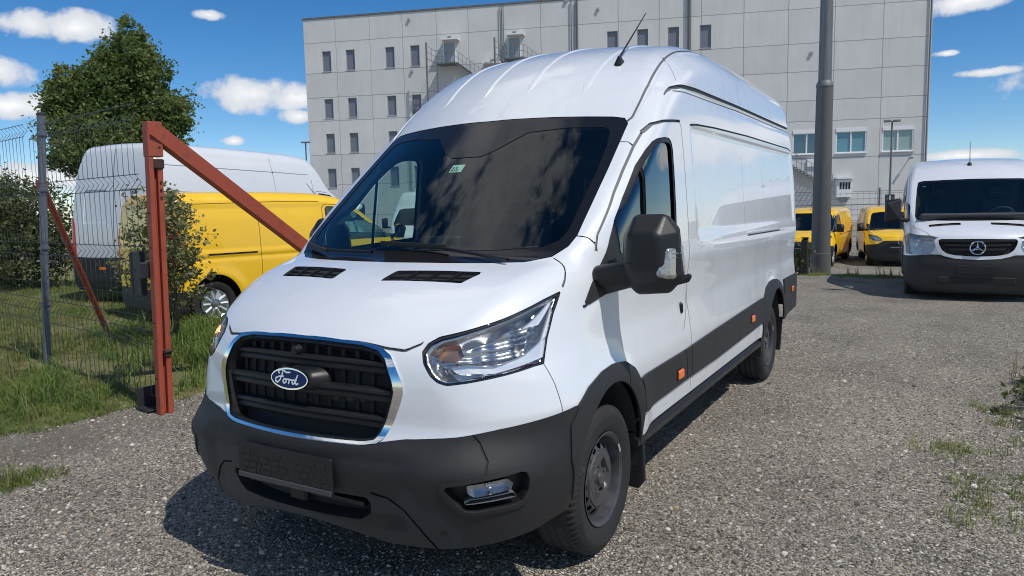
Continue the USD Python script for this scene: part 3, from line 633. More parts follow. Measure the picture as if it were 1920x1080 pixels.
    for y in (-.475, -.155, .145, .49): P('roof_rib', bead(B, [(-.84, y, 2.25), (-1.1, y, 2.45), (-1.4, y, 2.58), (-2., y, 2.68), (-3, y, 2.72), (-4.7, y, 2.7)], .045, .009), M['white'])
    # grille bars, badge, camera
    gx = lambda y: .955 - .27 * y * y - .018
    for z, hw in ((1.000, .425), (.895, .455), (.788, .425)):
        for dz, dx, hh in ((.016, 0, .020), (-.010, -.006, .026)):
            ys = np.linspace(-hw, hw, 21)
            zz = z + dz - .012 * (np.abs(ys) / hw) ** 3
            part(G, 'grille_bar', sweep_bar(np.stack([gx(ys) + dx - (.028 if z > .98 else 0), ys, zz], 1), .04, hh), M['black2'])
    for k in range(-6, 7): part(G, 'grille_strut', bar((gx(k * .068) - .045, k * .068, .74), (gx(k * .068) - .065, k * .068, 1.06), .02, .006, (1, 0, 0)), M['dark'])
    # badge
    t = np.linspace(0, 2 * math.pi, 64, endpoint=False); elp = lambda a, b: Polygon(np.stack([a * np.cos(t), b * np.sin(t)], 1))
    bc = (.940, .010, .930); tilt = np.array([.985, 0, .17]); upv = np.array([-.17, 0, .985])
    fr3 = lambda d: [[0, 1, 0], upv, tilt, np.array(bc) + tilt * d]
    part(G, 'badge_mount', hullof([(.925, .01 + s1 * .075, .930, .044) for s1 in (-1, 1)] + [(.88, .01 + s1 * .09, .925, .055) for s1 in (-1, 1)], .03, 2), M['black2'])
    bd = part(G, 'badge', plate(elp(.104, .044), .010, fr3(.028)), M['chrome']); part(bd, 'badge_face', plate(elp(.097, .0375), .003, fr3(.0375)), M['blue'])
    part(bd, 'lettering', plate(affinity.scale(script_word(), 1.38, 1.38, origin=(0, 0)).buffer(.0030), .0016, fr3(.0405)), M['silver'])
    cam_p = np.array([.905, 0, 1.045]); part(G, 'front_camera', [rod(cam_p, cam_p + [.03, 0, 0], .020, 20, .016), rod(cam_p + [.03, 0, 0], cam_p + [.033, 0, 0], .009, 16)], M['black2'])
    # number plate holder
    hp = box((1.010, -.012, .572), (.016, .535, .150), bevel=.004); pl = P('number_plate_holder', hp, M['black2'])
    part(pl, 'plate_strip', box((1.020, -.012, .508), (.006, .53, .022), bevel=.002), M['strip'])
    rng = random.Random(4); cells = []
    for r in range(4):
        y = -.255
        while y < .225:
            w = rng.choice((.022, .03, .045, .06)); 
            if rng.random() < .72: cells.append(box((1.0185, y + w / 2, .533 + r * .027), (.004, w - .008, .017)))
            y += w
    part(pl, 'raised_pattern', cells, M['black'], label='moulded square relief of the empty plate holder', kind='stuff')
    # headlights
    for sg in (1, -1):
        h = hl.side(sg)
        H = P('headlight', h.offset(-.002, False), M['lens'])
        tz = lambda v: np.stack([theta(v), v[:, 2]], 1)
        small = np.array(Polygon(HL).buffer(-.010).exterior.coords)[:-1]
        rim = h.outside(lambda v: poly_sd(tz(v), small)); part(H, 'headlight_seal', rim.offset(-.006) , M['dark'])
        inner = h.inside(lambda v: poly_sd(tz(v), small)).finer(B, 2)
        bowl = hl_bowl(inner, small, tz); part(H, 'reflector', bowl, M['lamp'])
        def pt(th, z, d):
            g = B.ray((-.2, 0, z), (math.cos(th), sg * math.sin(th), 0), 0, 2, 300)[0]; return g + B.normals(g[None])[0] * d
        part(H, 'main_bulb_bowl', dish(pt(.83, 1.066, -.010), pt(.83, 1.066, .1) - pt(.83, 1.066, 0), .052), M['bowl']); part(H, 'side_bulb_bowl', dish(pt(.735, 1.060, -.012), pt(.735, 1.06, .1) - pt(.735, 1.06, 0), .042), M['bowl'])
        part(H, 'bulb', rod(pt(.83, 1.066, -.056), pt(.83, 1.066, -.014), .012, 14), M['silver'])
        amb = inner.inside(lambda v: poly_sd(tz(v), [(.572, 1.035), (.562, 1.058), (.585, 1.083), (.635, 1.086), (.645, 1.045), (.62, 1.025)])); part(H, 'indicator_bowl', amb.offset(-.022), M['amber'])
        part(H, 'lamp_divider', rod(pt(.66, 1.03, -.05), pt(.665, 1.095, -.045), .008, 8), M['pearl'])
        part(H, 'lamp_surround', tube([pt(.775 + .145 * math.cos(a), 1.063 + .054 * math.sin(a) + .022 * math.cos(a), -.008) for a in np.linspace(0, 2 * math.pi, 41)], .008, 6), M['pearl'])
        sw = inner.inside(lambda v: poly_sd(tz(v), [(.60, 1.006), (.66, 1.012), (.74, 1.0), (.86, 1.03), (.94, 1.07), (1.0, 1.16), (1.03, 1.20), (.99, 1.06), (.95, 1.01), (.86, .995), (.74, .975), (.62, .985)])); part(H, 'daytime_strip', sw.offset(-.010), M['pearl'])
        sw = inner.inside(lambda v: poly_sd(tz(v), [(.86, 1.125), (.92, 1.155), (1.04, 1.225), (1.02, 1.20), (.94, 1.13)])); part(H, 'daytime_strip', sw.offset(-.010), M['pearl'])
        lowr = inner.inside(lambda v: poly_sd(tz(v), [(.60, .985), (.70, .968), (.70, .95), (.64, .945)])); part(H, 'side_lamp', lowr.offset(-.014), M['alu'])
        dk = inner.inside(lambda v: poly_sd(tz(v), [(.705, .97), (.735, .97), (.735, .953), (.705, .95)])); part(H, 'dark_shutter', dk.offset(-.012), M['dark'])
        rd = inner.inside(lambda v: poly_sd(tz(v), [(.84, .99), (.885, .992), (.885, .975), (.84, .972)])); part(H, 'side_reflector', rd.offset(-.012), M['red'])
        for k in range(7):
            th = .965 + .017 * k; z0 = 1.0 + .010 * k
            fl = inner.inside(lambda v: np.maximum(np.abs(theta(v) - th) - .005, np.abs(v[:, 2] - (1.035 + .016 * k)) - .045)); 
            if fl.ok(): part(H, 'reflector_flute', fl.offset(-.014), M['alu'] if k % 2 else M['chrome'])
    # wheels
    for x in (0., -3.75):
        for sg in (1, -1): van_wheel(T, (x, sg * .868, .348), sg)
    for x, r in ((.03, (.415, .465)), (-3.75, (.42, .485))):
        for sg in (1, -1):
            tt = np.linspace(-.15, math.pi + .15, 30); q = np.stack([x + r[0] * np.cos(tt), 0 * tt, .36 + r[1] * np.sin(tt)], 1)
            V = np.vstack([q + [0, sg * .99, 0], q + [0, sg * .45, 0]]); n = len(q); i = np.arange(n - 1)
            F = np.vstack([np.stack([i, i + 1, i + n], 1), np.stack([i + 1, i + n + 1, i + n], 1)])
            P('wheel_well', [trimesh.Trimesh(V, F, process=False), plate(Polygon([(x - r[0], .3)] + [(a[0], a[2]) for a in q[::-1]] + [(x + r[0], .3)]).buffer(0), .01, XZ(sg * .45))], M['dark'])
    P('underbody', [box((-2.0, 0, .42), (5.6, 1.2, .14)), box((-1.9, 0, .50), (2.9, 1.84, .04)), bar((0, -.8, .34), (0, .8, .34), .10, .08), bar((-3.75, -.8, .34), (-3.75, .8, .34), .12, .12), box((.35, 0, .40), (.9, 1.0, .10))], M['dark'])
    # mirrors
    for sg in (1, -1): van_mirror(P, sg)
    # wipers
    for pts in ([(.245, .62, 1.385), (.20, .2, 1.425), (.19, -.05, 1.43)], [(.20, -.72, 1.40), (.10, -.62, 1.49), (.0, -.735, 1.60)] if False else [(.245, -.15, 1.385), (.19, -.55, 1.42), (.14, -.70, 1.455)]):
        q = B.project(np.array(pts), 12) + B.normals(np.array(pts)) * .022
        w = P('wiper', tube(np.stack([np.interp(np.linspace(0, 2, 14), [0, 1, 2], q[:, k]) for k in range(3)], 1), .008), M['black2'])
        a = q[1]; part(w, 'wiper_blade', [bar(q[2] + (q[2] - q[1]) * .35, q[1] + (q[1] - q[2]) * .25 + [0, 0, .0], .014, .022)], M['dark'])
    # aerial
    a0 = B.project(np.array([[-1.165, .58, 2.43]]), 12)[0]; nn = B.normals(a0[None])[0]
    ap = P('aerial', hullof([tuple(a0) + (.022,), tuple(a0 + [-.05, 0, .018]) + (.022,), tuple(a0 + nn * .05 + [-.02, 0, 0]) + (.010,)], .02, 2), M['black2'])
    top = a0 + nn * .05; tip = top + AERIAL; part(ap, 'mast', rod(top - nn * .02, tip, .0065, 8, .003), M['black2'])
    # interior
    lin = (door + roof.inside(lambda v: -1.49 - v[:, 0]) + S.inside(lambda v: np.maximum(-1.49 - v[:, 0], 1.0 - v[:, 2])))
    P('cab_lining', lin.inside(lambda v: .9 - v[:, 2]).offset(-.03, False).flipped(), M['interior'])
    piln = S.inside(lambda v: np.maximum.reduce([-.75 - v[:, 0], v[:, 0] - .1, 1.36 - v[:, 2], v[:, 2] - 2.02])); 
    for sg in (1, -1): P('pillar_trim', piln.side(sg).offset(-.035, False).flipped(), M['interior2'])
    P('bulkhead', plate(Polygon([(-.90, .55), (.90, .55), (.90, 1.7), (.86, 2.1), (.80, 2.3), (.66, 2.44), (-.66, 2.44), (-.80, 2.3), (-.86, 2.1), (-.90, 1.7)]), .02, YZ(-1.50)), M['interior'])
    P('roof_lining', box((-1.12, 0, 2.09), (.44, 1.36, .02)), M['interior2'])
    dash = Polygon([(.24, .70), (.24, 1.29), (.15, 1.32), (-.02, 1.33), (-.16, 1.31), (-.24, 1.24), (-.28, 1.05), (-.20, .7)])
    D = P('dashboard', plate(dash, 1.50, XZ(-.75)), M['interior']); part(D, 'instrument_hood', hullof([(-.12, .28, 1.36), (-.12, .62, 1.36), (-.22, .30, 1.33), (-.22, .60, 1.33)], .03), M['interior'])
    part(D, 'centre_screen', box((-.14, .0, 1.40), (.03, .22, .13), bevel=.008), M['black2'])
    sc = np.array([-.42, .45, 1.24]); ax = np.array([-.75, 0, .66]); ax /= np.linalg.norm(ax); u = np.cross(ax, [0, 1, 0]); tt = np.linspace(0, 2 * math.pi, 41)
    sw = P('steering_wheel', tube([sc + .20 * (math.cos(a) * u + math.sin(a) * np.array([0, 1, 0])) for a in tt], .016), M['interior'])
    part(sw, 'hub', [hullof([tuple(sc - ax * .03 + d) for d in (u * .05, -u * .06, np.array([0, .05, 0]), np.array([0, -.05, 0]))], .025), rod(sc, sc + [.22, 0, -.2], .03)] + [rod(sc - ax * .02, sc + .19 * v, .012) for v in (np.array([0, 1, 0]), np.array([0, -1, 0]), -u)], M['interior'])
    for y, w in ((.48, .46), (-.30, .92)):
        st = P('seat', hullof([(-.62, y - w / 2 + .07, .92), (-.62, y + w / 2 - .07, .92), (-1.05, y - w / 2 + .07, .88), (-1.05, y + w / 2 - .07, .88), (-.6, y, .80)], .07), M['seat'])
        part(st, 'backrest', hullof([(-1.05, y - w / 2 + .07, .95), (-1.05, y + w / 2 - .07, .95), (-1.20, y - w / 2 + .1, 1.52), (-1.20, y + w / 2 - .1, 1.52)], .055), M['seat'])
        for yy in ((y,) if w < .6 else (y - .23, y + .23)): part(st, 'headrest', hullof([(-1.18, yy - .09, 1.66), (-1.18, yy + .09, 1.66), (-1.19, yy - .09, 1.76), (-1.19, yy + .09, 1.76)], .045), M['seat'])
    # inspection sticker inside the windscreen, grey shade at the top
    q = B.project(np.array([[-.28, -.055, 1.812], [-.28, .025, 1.812], [-.33, .025, 1.853], [-.33, -.055, 1.853]]), 12); N = B.normals(q); q = q - N * .008
    S_ = P('windscreen_sticker', trimesh.Trimesh(np.vstack([q, q - N * .001]), [[0, 1, 2], [0, 2, 3], [6, 5, 4], [7, 6, 4]], process=False), M['sticker'])
    e = (q[1] - q[0]) / np.linalg.norm(q[1] - q[0]); f_ = (q[3] - q[0]) / np.linalg.norm(q[3] - q[0])
    for i, (u0, v0) in enumerate(((.010, .008), (.026, .008), (.042, .008), (.012, .030), (.032, .030))): part(S_, 'sticker_mark', plate(sbox(u0, v0, u0 + .011, v0 + .015), .001, [e, f_, N[0], q[0] + N[0] * .001]), M['doc'])
    qd = B.project(np.array([[-.66, .93, 1.82], [-.70, .93, 1.845]]), 8); P('green_disc', rod(qd[0] - [0, .02, 0], qd[0] - [0, .016, 0], .022, 20), M['disc'])
    return T
def crease_to(s, d): o = s.offset(d); return trimesh.Trimesh(o.V, o.F, process=False)
def sweep_bar(p, depth, h):
    """A horizontal bar with a rounded nose along points p (facing +x)."""
    c = [(-depth, -h / 2), (-.004, -h / 2), (0, -h / 4), (0, h / 4), (-.004, h / 2), (-depth, h / 2)]
    V = np.array([[q[0] + a, q[1], q[2] + b] for q in p for a, b in c]); n = len(c)
    F = [f for i in range(len(p) - 1) for j in range(n) for f in ([i * n + j, (i + 1) * n + j, (i + 1) * n + (j + 1) % n], [i * n + j, (i + 1) * n + (j + 1) % n, i * n + (j + 1) % n])]
    return trimesh.Trimesh(V, F, process=False)
def script_word():
    """The four script letters of the badge as strokes."""
    k = .0105
    L = [[(-3.6, 1.2), (-3.9, 1.7), (-3.2, 2.2), (-2.2, 2.0), (-1.2, 1.55), (-.2, 1.7)], [(-2.5, 1.5), (-2.7, .6), (-3.2, -.7), (-3.9, -1.4), (-4.6, -1.0), (-4.5, -.2), (-3.9, .1)], [(-3.6, .25), (-2.2, .45)],
         [(-1.4, -.3), (-1.9, -.2), (-2.2, -.9), (-1.8, -1.4), (-1.2, -1.1), (-1.1, -.5), (-1.4, -.3), (-.8, -.25)], [(-.5, -.2), (-.2, -.4), (-.35, -1.35)], [(-.25, -.7), (.15, -.25), (.6, -.3)],
         [(1.6, -.3), (1.1, -.25), (.7, -.9), (1.0, -1.4), (1.5, -1.1), (1.8, -.3), (2.3, 1.1)], [(2.0, .2), (1.75, -.9), (2.1, -1.4), (2.6, -1.1)]]
    return unary_union([LineString([(x * k * 1.22 + .0065, y * k * 1.02 + .001) for x, y in l]) for l in L])
def dish(c, axis, r, depth=.05):
    ax = np.asarray(axis) / np.linalg.norm(axis); m = lathe([(.006, -depth), (r * .5, -depth * .78), (r * .8, -depth * .4), (r, 0), (r * 1.05, .003), (r * 1.05, -.01)], 32, 'z')
    u = np.cross(ax, [0, 0, 1]); u /= np.linalg.norm(u); w = np.cross(ax, u)
    m.vertices = m.vertices @ np.stack([u, w, ax]) + c; m.fix_normals(); return m
def hl_bowl(inner, poly, tz):
    """The lamp's silvered housing: the lens surface sunk, deeper away from its edge, with steps."""
    d = -poly_sd(tz(inner.V), poly); z = inner.V[:, 2]; th = theta(inner.V)
    dep = .010 + .060 * sstep(0, .045, d) + .0055 * np.sin(th * 58) * sstep(.015, .04, d) + .004 * np.sin(z * 150) * sstep(.015, .04, d)
    return trimesh.Trimesh(inner.V - inner.N * dep[:, None], inner.F, process=False)
def van_wheel(T, c, sg, r=.348, w=.235):
    W = part(T, 'wheel', tyre_mesh(c, sg, r, w), M['rubber'], smooth=40)
    part(W, 'rim', steel_rim(c, sg), M['steel'], smooth=35)
    part(W, 'brake_drum', place_y(lathe([(.19, .0), (.17, .012), (.0, .012)], 32), c, sg), M['dark'])
    part(W, 'hub_cap', place_y(lathe([(0.001, .092), (.028, .090), (.033, .08), (.034, .05)], 24), c, sg), M['steel'])
    for k in range(5):
        a = 2 * math.pi * k / 5 + .3; part(W, 'wheel_nut', place_y(rod((.062 * math.cos(a), .05, .062 * math.sin(a)), (.062 * math.cos(a), .082, .062 * math.sin(a)), .013, 6), c, sg), M['steel'])
    if sg > 0:
        tt = np.linspace(.38, .62, 8); V = np.array([(rr * math.cos(a) * -1, .105, rr * math.sin(a)) for a in tt for rr in (.196, .206)])
        F = [f for i in range(7) for f in ([2 * i, 2 * i + 2, 2 * i + 1], [2 * i + 1, 2 * i + 2, 2 * i + 3])]
        part(W, 'balance_weight', place_y(thick(V, F, .004), c, sg), M['silver'])
def thick(V, F, d):
    V = np.asarray(V); n = len(V); m = trimesh.Trimesh(np.vstack([V, V + [0, d, 0]]), np.vstack([np.array(F), np.array(F)[:, ::-1] + n]), process=False); return m
def place_y(m, c, sg):
    m = m.copy()
    if sg < 0: m.vertices[:, :2] *= -1
    m.apply_translation(c); return m
def tyre_mesh(c, sg, r, w, seg=216, tread=True):
    h = w / 2
    prof = [(.213, -h * .80), (.225, -h * .86), (.26, -h * .98), (.30, -h * .99), (r - .022, -h * .90), (r - .008, -h * .80), (r - .001, -h * .62)] + [(r, -h * .62 + 1.24 * h * k / 12) for k in range(1, 12)] + \
           [(r - .001, h * .62), (r - .008, h * .80), (r - .022, h * .90), (.30, h * .99), (.292, h * 1.0), (.285, h * .985), (.26, h * .98), (.235, h * .90), (.225, h * .86), (.213, h * .80), (.205, h * .7), (.205, -h * .7)]
    m = lathe(prof, seg); V = m.vertices
    if tread:
        rad = np.hypot(V[:, 0], V[:, 2]); ang = np.arctan2(V[:, 2], V[:, 0]); y = V[:, 1] / h
        outer = rad > r - .03
        blocks = ((ang / (2 * math.pi) * 72 + .6 * y) % 1) < .33
        groove = np.zeros(len(V))
        groove += np.where(outer & (np.abs(y) > .52) & blocks, .010, 0)
        for gy in (-.36, 0., .36): groove += np.where(outer & (np.abs(y - gy) < .06), .009, 0)
        groove += np.where(outer & (np.abs(y) < .52) & (((ang / (2 * math.pi) * 90 - y) % 1) < .2), .005, 0)
        k = 1 - groove / np.maximum(rad, .01); V[:, 0] *= k; V[:, 2] *= k
    return place_y(trimesh.Trimesh(V, m.faces, process=False), c, sg)
def steel_rim(c, sg):
    depth = lambda r: np.interp(r, [0, .05, .075, .10, .125, .150, .172, .188], [.075, .073, .058, .082, .080, .066, .048, .045]) 
    outer = Point(0, 0).buffer(.189, 48); holes = [affinity.rotate(affinity.translate(affinity.scale(Point(0, 0).buffer(1, 10), .0155, .021), .152, 0), k * 360 / 15, origin=(0, 0)) for k in range(15)]
    ringpts = []
    pol = outer.difference(unary_union(holes))
    bands = [pol.intersection(Point(0, 0).buffer(b, 48).difference(Point(0, 0).buffer(a, 48) if a else Point(9, 9).buffer(.1))) for a, b in ((0, .05), (.05, .075), (.075, .10), (.10, .125), (.125, .139), (.139, .165), (.165, .19))]
    ms = []
    for bnd in bands:
        for g in getattr(bnd, 'geoms', [bnd]):
            if g.is_empty: continue
            m = trimesh.creation.extrude_polygon(g, .004, engine='earcut'); m.vertices = m.vertices[:, [0, 2, 1]]; m.vertices[:, 1] += depth(np.hypot(m.vertices[:, 0], m.vertices[:, 2])); m.invert(); ms.append(m)
    ms.append(lathe([(.188, .022), (.19, .06), (.197, .09), (.213, .098), (.218, .104), (.214, .106), (.206, .10), (.200, .095), (.195, -.08)], 64))
    return place_y(join(ms), c, sg)
def van_mirror(P, sg):
    """The left mirror stands out, the right one is folded back along its window."""
    ang = 0. if sg > 0 else math.radians(94); piv = np.array([-.06, 1.02 if sg > 0 else .965, 0 if sg > 0 else .0])
    def turn(p):
        p = np.array(p[:3]) - piv; c, s = math.cos(ang), math.sin(ang)
        q = np.array([c * p[0] - s * p[1], s * p[0] + c * p[1], p[2]]) + piv; return q * [1, sg, 1]
    k = lambda pts: [tuple(turn(p)) + tuple(p[3:]) for p in pts]
    seg = lambda a, b, w, h: bar(turn(a), turn(b), w, h)
    head = P('door_mirror', hullof(k([(-.09, 1.068, 1.285, .035), (-.09, 1.072, 1.46, .035), (-.09, 1.115, 1.525, .04), (-.09, 1.215, 1.525, .04), (-.09, 1.255, 1.47, .04), (-.09, 1.275, 1.30, .04), (-.09, 1.235, 1.255, .04), (-.09, 1.12, 1.245, .04),
                                   (-.045, 1.105, 1.33, .055), (-.045, 1.125, 1.455, .06), (-.045, 1.20, 1.455, .06), (-.05, 1.225, 1.33, .055), (-.055, 1.13, 1.295, .05), (-.055, 1.205, 1.295, .05)]), .03, 3), M['black2'])
    part(head, 'mirror_rim', hullof(k([(-.125, 1.065, 1.29), (-.125, 1.07, 1.47), (-.125, 1.105, 1.535), (-.125, 1.225, 1.535), (-.125, 1.262, 1.49), (-.125, 1.285, 1.29), (-.125, 1.25, 1.255), (-.125, 1.11, 1.245)]), .024), M['dark'])
    part(head, 'mirror_glass', hullof(k([(-.149, 1.08, 1.38), (-.149, 1.08, 1.47), (-.149, 1.11, 1.525), (-.149, 1.22, 1.525), (-.149, 1.255, 1.48), (-.149, 1.27, 1.38)]), .003), M['chrome'])
    part(head, 'mirror_seam', seg((.006, 1.08, 1.352), (.004, 1.215, 1.356), .012, .004), M['dark'])
    part(head, 'indicator_lens', hullof(k([(-.03, 1.262, 1.305, .022), (-.035, 1.256, 1.400, .022), (-.105, 1.292, 1.300, .024), (-.105, 1.285, 1.415, .022), (-.010, 1.235, 1.310, .018), (-.018, 1.232, 1.380, .016)]), .02, 2), M['lensgrey'])
    for i in range(6): part(head, 'lens_ridge', seg((-.035, 1.280, 1.305 + .018 * i), (-.095, 1.308, 1.305 + .018 * i), .004, .004), M['alu'])
    part(head, 'mirror_arm', hullof([(-.03, sg * .95, 1.29, .05), (-.08, sg * .95, 1.23, .03)] + k([(-.03, 1.07, 1.325, .035), (-.08, 1.07, 1.265, .03)]), .04, 2), M['black2'])
    part(head, 'lower_tip', hullof(k([(-.06, 1.25, 1.255, .012), (-.10, 1.325, 1.278, .014), (-.10, 1.335, 1.293, .012)]), .01, 1), M['black2'])
AERIAL = np.array([-.42, .02, .33])
M['amber'] = simple('amber_reflector', (.62, .34, .20), .2, .85); M['doc'] = simple('dark_green_print', (.03, .14, .08), .6); M['disc'] = simple('green_disc', (.10, .42, .10), .6); M['bowl'] = simple('grey_reflector_bowl', (.30, .32, .35), .28, 1.); M['strip'] = simple('dull_grey_strip', (.055, .056, .058), .6); M['lensgrey'] = simple('clear_grey_lens', (.30, .29, .27), .16, .4, coat=1., vary=.5, scale=60.); M['pearl'] = simple('pearl_clear_plastic', (.78, .79, .80), .12, .35, coat=1.)
VAN = build_van()
# ------------------------------------------------------------------ ground, gravel, grass
def gz(x, y): return -.5 * sstep(-12., -21., np.asarray(x, float)) + 0 * np.asarray(y)
GRASS = Polygon([(6, -4.9), (3, -4.35), (1.6, -4.0), (.4, -3.66), (-.11, -3.53), (-.5, -3.42), (-1.2, -3.34), (-2.2, -3.5), (-4, -3.9), (-8, -4.6), (-14, -5.5), (-40, -9), (-45, -40), (6, -40)])
def in_poly(poly, p):
    import shapely
    return shapely.contains_xy(poly, p[:, 0], p[:, 1])
def grid(x0, x1, y0, y1, dx, dy, dz=0., bump=0.):
    x, y = np.arange(x0, x1 + dx / 2, dx), np.arange(y0, y1 + dy / 2, dy); X, Y = np.meshgrid(x, y, indexing='ij')
    Z = gz(X, Y) + dz
    if bump: Z = Z + bump * (meshkit.fbm(np.stack([X * 1.3, Y * 1.3, 0 * X], -1), 4, 3) - .5)
    n = len(y); i, j = np.meshgrid(np.arange(len(x) - 1), np.arange(n - 1), indexing='ij')
    Q = np.stack([i * n + j, (i + 1) * n + j, (i + 1) * n + j + 1, i * n + j + 1], -1).reshape(-1, 4)
    return trimesh.Trimesh(np.stack([X, Y, Z], -1).reshape(-1, 3), np.vstack([Q[:, [0, 1, 2]], Q[:, [0, 2, 3]]]), process=False)
STONE = [(0, (.058, .053, .045)), (.2, (.18, .163, .135)), (.45, (.315, .286, .238)), (.68, (.42, .384, .322)), (.86, (.55, .505, .43)), (.95, (.62, .58, .51)), (1, (.76, .72, .65))]
gm = material('gravel_ground', {'g': ('geometry', {}), 'm': ('mapping', dict(mapping_type='point')),
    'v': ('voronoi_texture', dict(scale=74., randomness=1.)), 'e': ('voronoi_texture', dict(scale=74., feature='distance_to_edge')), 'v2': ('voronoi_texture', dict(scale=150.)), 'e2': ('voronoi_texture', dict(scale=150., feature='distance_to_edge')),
    's': ('separate_color', {}), 's2': ('separate_color', {}), 'r': ('rgb_ramp', dict(ramp=STONE)), 'r2': ('rgb_ramp', dict(ramp=STONE)), 'pick': ('math', dict(math_type='greater_than', value2=.52)), 'mx': ('mix', {}),
    'n': ('noise_texture', dict(scale=.9, detail=5., roughness=.6)), 'nr': ('rgb_ramp', dict(ramp=[(.30, (.60, .59, .575)), (.48, (.92, .91, .90)), (.72, (1.15, 1.13, 1.07))])), 'mul': ('mix', dict(mix_type='multiply', fac=1.)),
    'n2': ('noise_texture', dict(scale=3.4, detail=6., roughness=.7)), 'fr': ('map_range', dict(from_min=.52, from_max=.66, clamp=True)), 'sand': ('mix', dict(color2=(.29, .265, .222))), 'fs': ('math', dict(math_type='multiply', value2=.6)), 'tm': ('mapping', dict(scale=(.16, 1.5, 1.), rotation=(0, 0, .08))), 'tn': ('noise_texture', dict(scale=1., detail=4., roughness=.55)), 'tr': ('map_range', dict(from_min=.54, from_max=.66, to_max=.45, clamp=True)), 'fa': ('math', dict(math_type='maximum')),
    'dc': ('vector_math', dict(math_type='subtract', vector2=(1.3, -3.22, 0.))), 'dsx': ('vector_math', dict(math_type='multiply', vector2=(.50, 1.9, 0.))), 'dl': ('vector_math', dict(math_type='length')), 'dn': ('math', dict(math_type='multiply_add', value2=1.3, value3=-.65)), 'da': ('math', dict(math_type='add')), 'dm': ('map_range', dict(from_min=1.15, from_max=.55, to_min=0., to_max=.8, clamp=True)), 'earth': ('mix', dict(color2=(.20, .178, .145))),
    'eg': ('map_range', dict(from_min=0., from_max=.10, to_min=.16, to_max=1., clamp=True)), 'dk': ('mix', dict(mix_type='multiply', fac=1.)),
    'hm': ('math', dict(math_type='minimum', value2=.16)), 'b': ('bump', dict(strength=.9, distance=.05)), 'p': ('principled_bsdf', dict(roughness=.9, specular_ior_level=.25))},
    [('g.position', 'v.vector'), ('g.position', 'e.vector'), ('g.position', 'v2.vector'), ('g.position', 'n.vector'), ('g.position', 'n2.vector'), ('v.color', 's.color'), ('v2.color', 's2.color'), ('s.r', 'r.fac'), ('s2.r', 'r2.fac'),
     ('s.g', 'pick.value1'), ('pick.value', 'mx.fac'), ('r2.color', 'mx.color1'), ('r.color', 'mx.color2'), ('n.fac', 'nr.fac'), ('mx.color', 'mul.color1'), ('nr.color', 'mul.color2'), ('n2.fac', 'fr.value'), ('fr.result', 'fs.value1'), ('g.position', 'tm.vector'), ('tm.vector', 'tn.vector'), ('tn.fac', 'tr.value'), ('fs.value', 'fa.value1'), ('tr.result', 'fa.value2'), ('fa.value', 'sand.fac'),
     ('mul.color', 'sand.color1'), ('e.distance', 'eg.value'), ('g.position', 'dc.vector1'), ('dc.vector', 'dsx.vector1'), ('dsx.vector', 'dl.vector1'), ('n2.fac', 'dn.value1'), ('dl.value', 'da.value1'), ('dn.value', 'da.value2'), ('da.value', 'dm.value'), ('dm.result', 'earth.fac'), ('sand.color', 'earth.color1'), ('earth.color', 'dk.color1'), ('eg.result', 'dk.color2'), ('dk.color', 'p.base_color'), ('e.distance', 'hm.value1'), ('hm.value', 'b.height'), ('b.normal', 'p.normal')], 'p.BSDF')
part('/World', 'gravel_ground', join([grid(-90, 40, -80, 60, 2.6, 4.)]), gm, smooth=True); tag('/World/gravel_ground', 'grey crushed-stone lot running back to the building', 'ground', kind='structure')
soil = material('grass_soil', {'g': ('geometry', {}), 'n': ('noise_texture', dict(scale=1.3, detail=6., roughness=.65)), 'n2': ('noise_texture', dict(scale=38., detail=5., roughness=.7)), 'r': ('rgb_ramp', dict(ramp=[(.32, (.22, .18, .125)), (.45, (.16, .155, .07)), (.62, (.12, .15, .04))])),
    'r2': ('rgb_ramp', dict(ramp=[(.3, (.55, .55, .5)), (.7, (1.5, 1.45, 1.3))])), 'm': ('mix', dict(mix_type='multiply', fac=1.)), 'b': ('bump', dict(strength=.8, distance=.04)), 'p': ('principled_bsdf', dict(roughness=.95))},
    [('g.position', 'n.vector'), ('g.position', 'n2.vector'), ('n.fac', 'r.fac'), ('n2.fac', 'r2.fac'), ('r.color', 'm.color1'), ('r2.color', 'm.color2'), ('m.color', 'p.base_color'), ('n2.fac', 'b.height'), ('b.normal', 'p.normal')], 'p.BSDF')
def lawn():
    x, y = np.arange(-30, 6.01, .22), np.arange(-22, -3.2, .16); X, Y = np.meshgrid(x, y, indexing='ij'); P = np.stack([X.ravel(), Y.ravel()], 1)
    edge = seg_dist(P, np.array(GRASS.exterior.coords)[:-1]); edge = edge + .35 * (meshkit.fbm(np.c_[P * 2.2, 0 * P[:, 0]], 3, 5) - .5)
    Z = gz(P[:, 0], P[:, 1]) + .004 + .10 * sstep(0, -1.2, edge) + .05 * (meshkit.fbm(np.c_[P * .8, 0 * P[:, 0]], 3, 8) - .5) * sstep(0, -.6, edge)
    Z -= .06 * sstep(-.10, .05, edge)
    n = len(y); i, j = np.meshgrid(np.arange(len(x) - 1), np.arange(n - 1), indexing='ij'); Q = np.stack([i * n + j, (i + 1) * n + j, (i + 1) * n + j + 1, i * n + j + 1], -1).reshape(-1, 4)
    ok = (edge[Q] < .12).all(1); Q = Q[ok]
    V = np.c_[P, Z]; m = trimesh.Trimesh(V, np.vstack([Q[:, [0, 1, 2]], Q[:, [0, 2, 3]]]), process=False); m.remove_unreferenced_vertices(); return m
LAWN = lawn()
part('/World', 'grass_verge', LAWN, soil, smooth=True); tag('/World/grass_verge', 'patchy verge of earth under the grass left of the van', 'ground', kind='structure')
from scipy.interpolate import NearestNDInterpolator
_lz = NearestNDInterpolator(LAWN.vertices[:, :2], LAWN.vertices[:, 2])
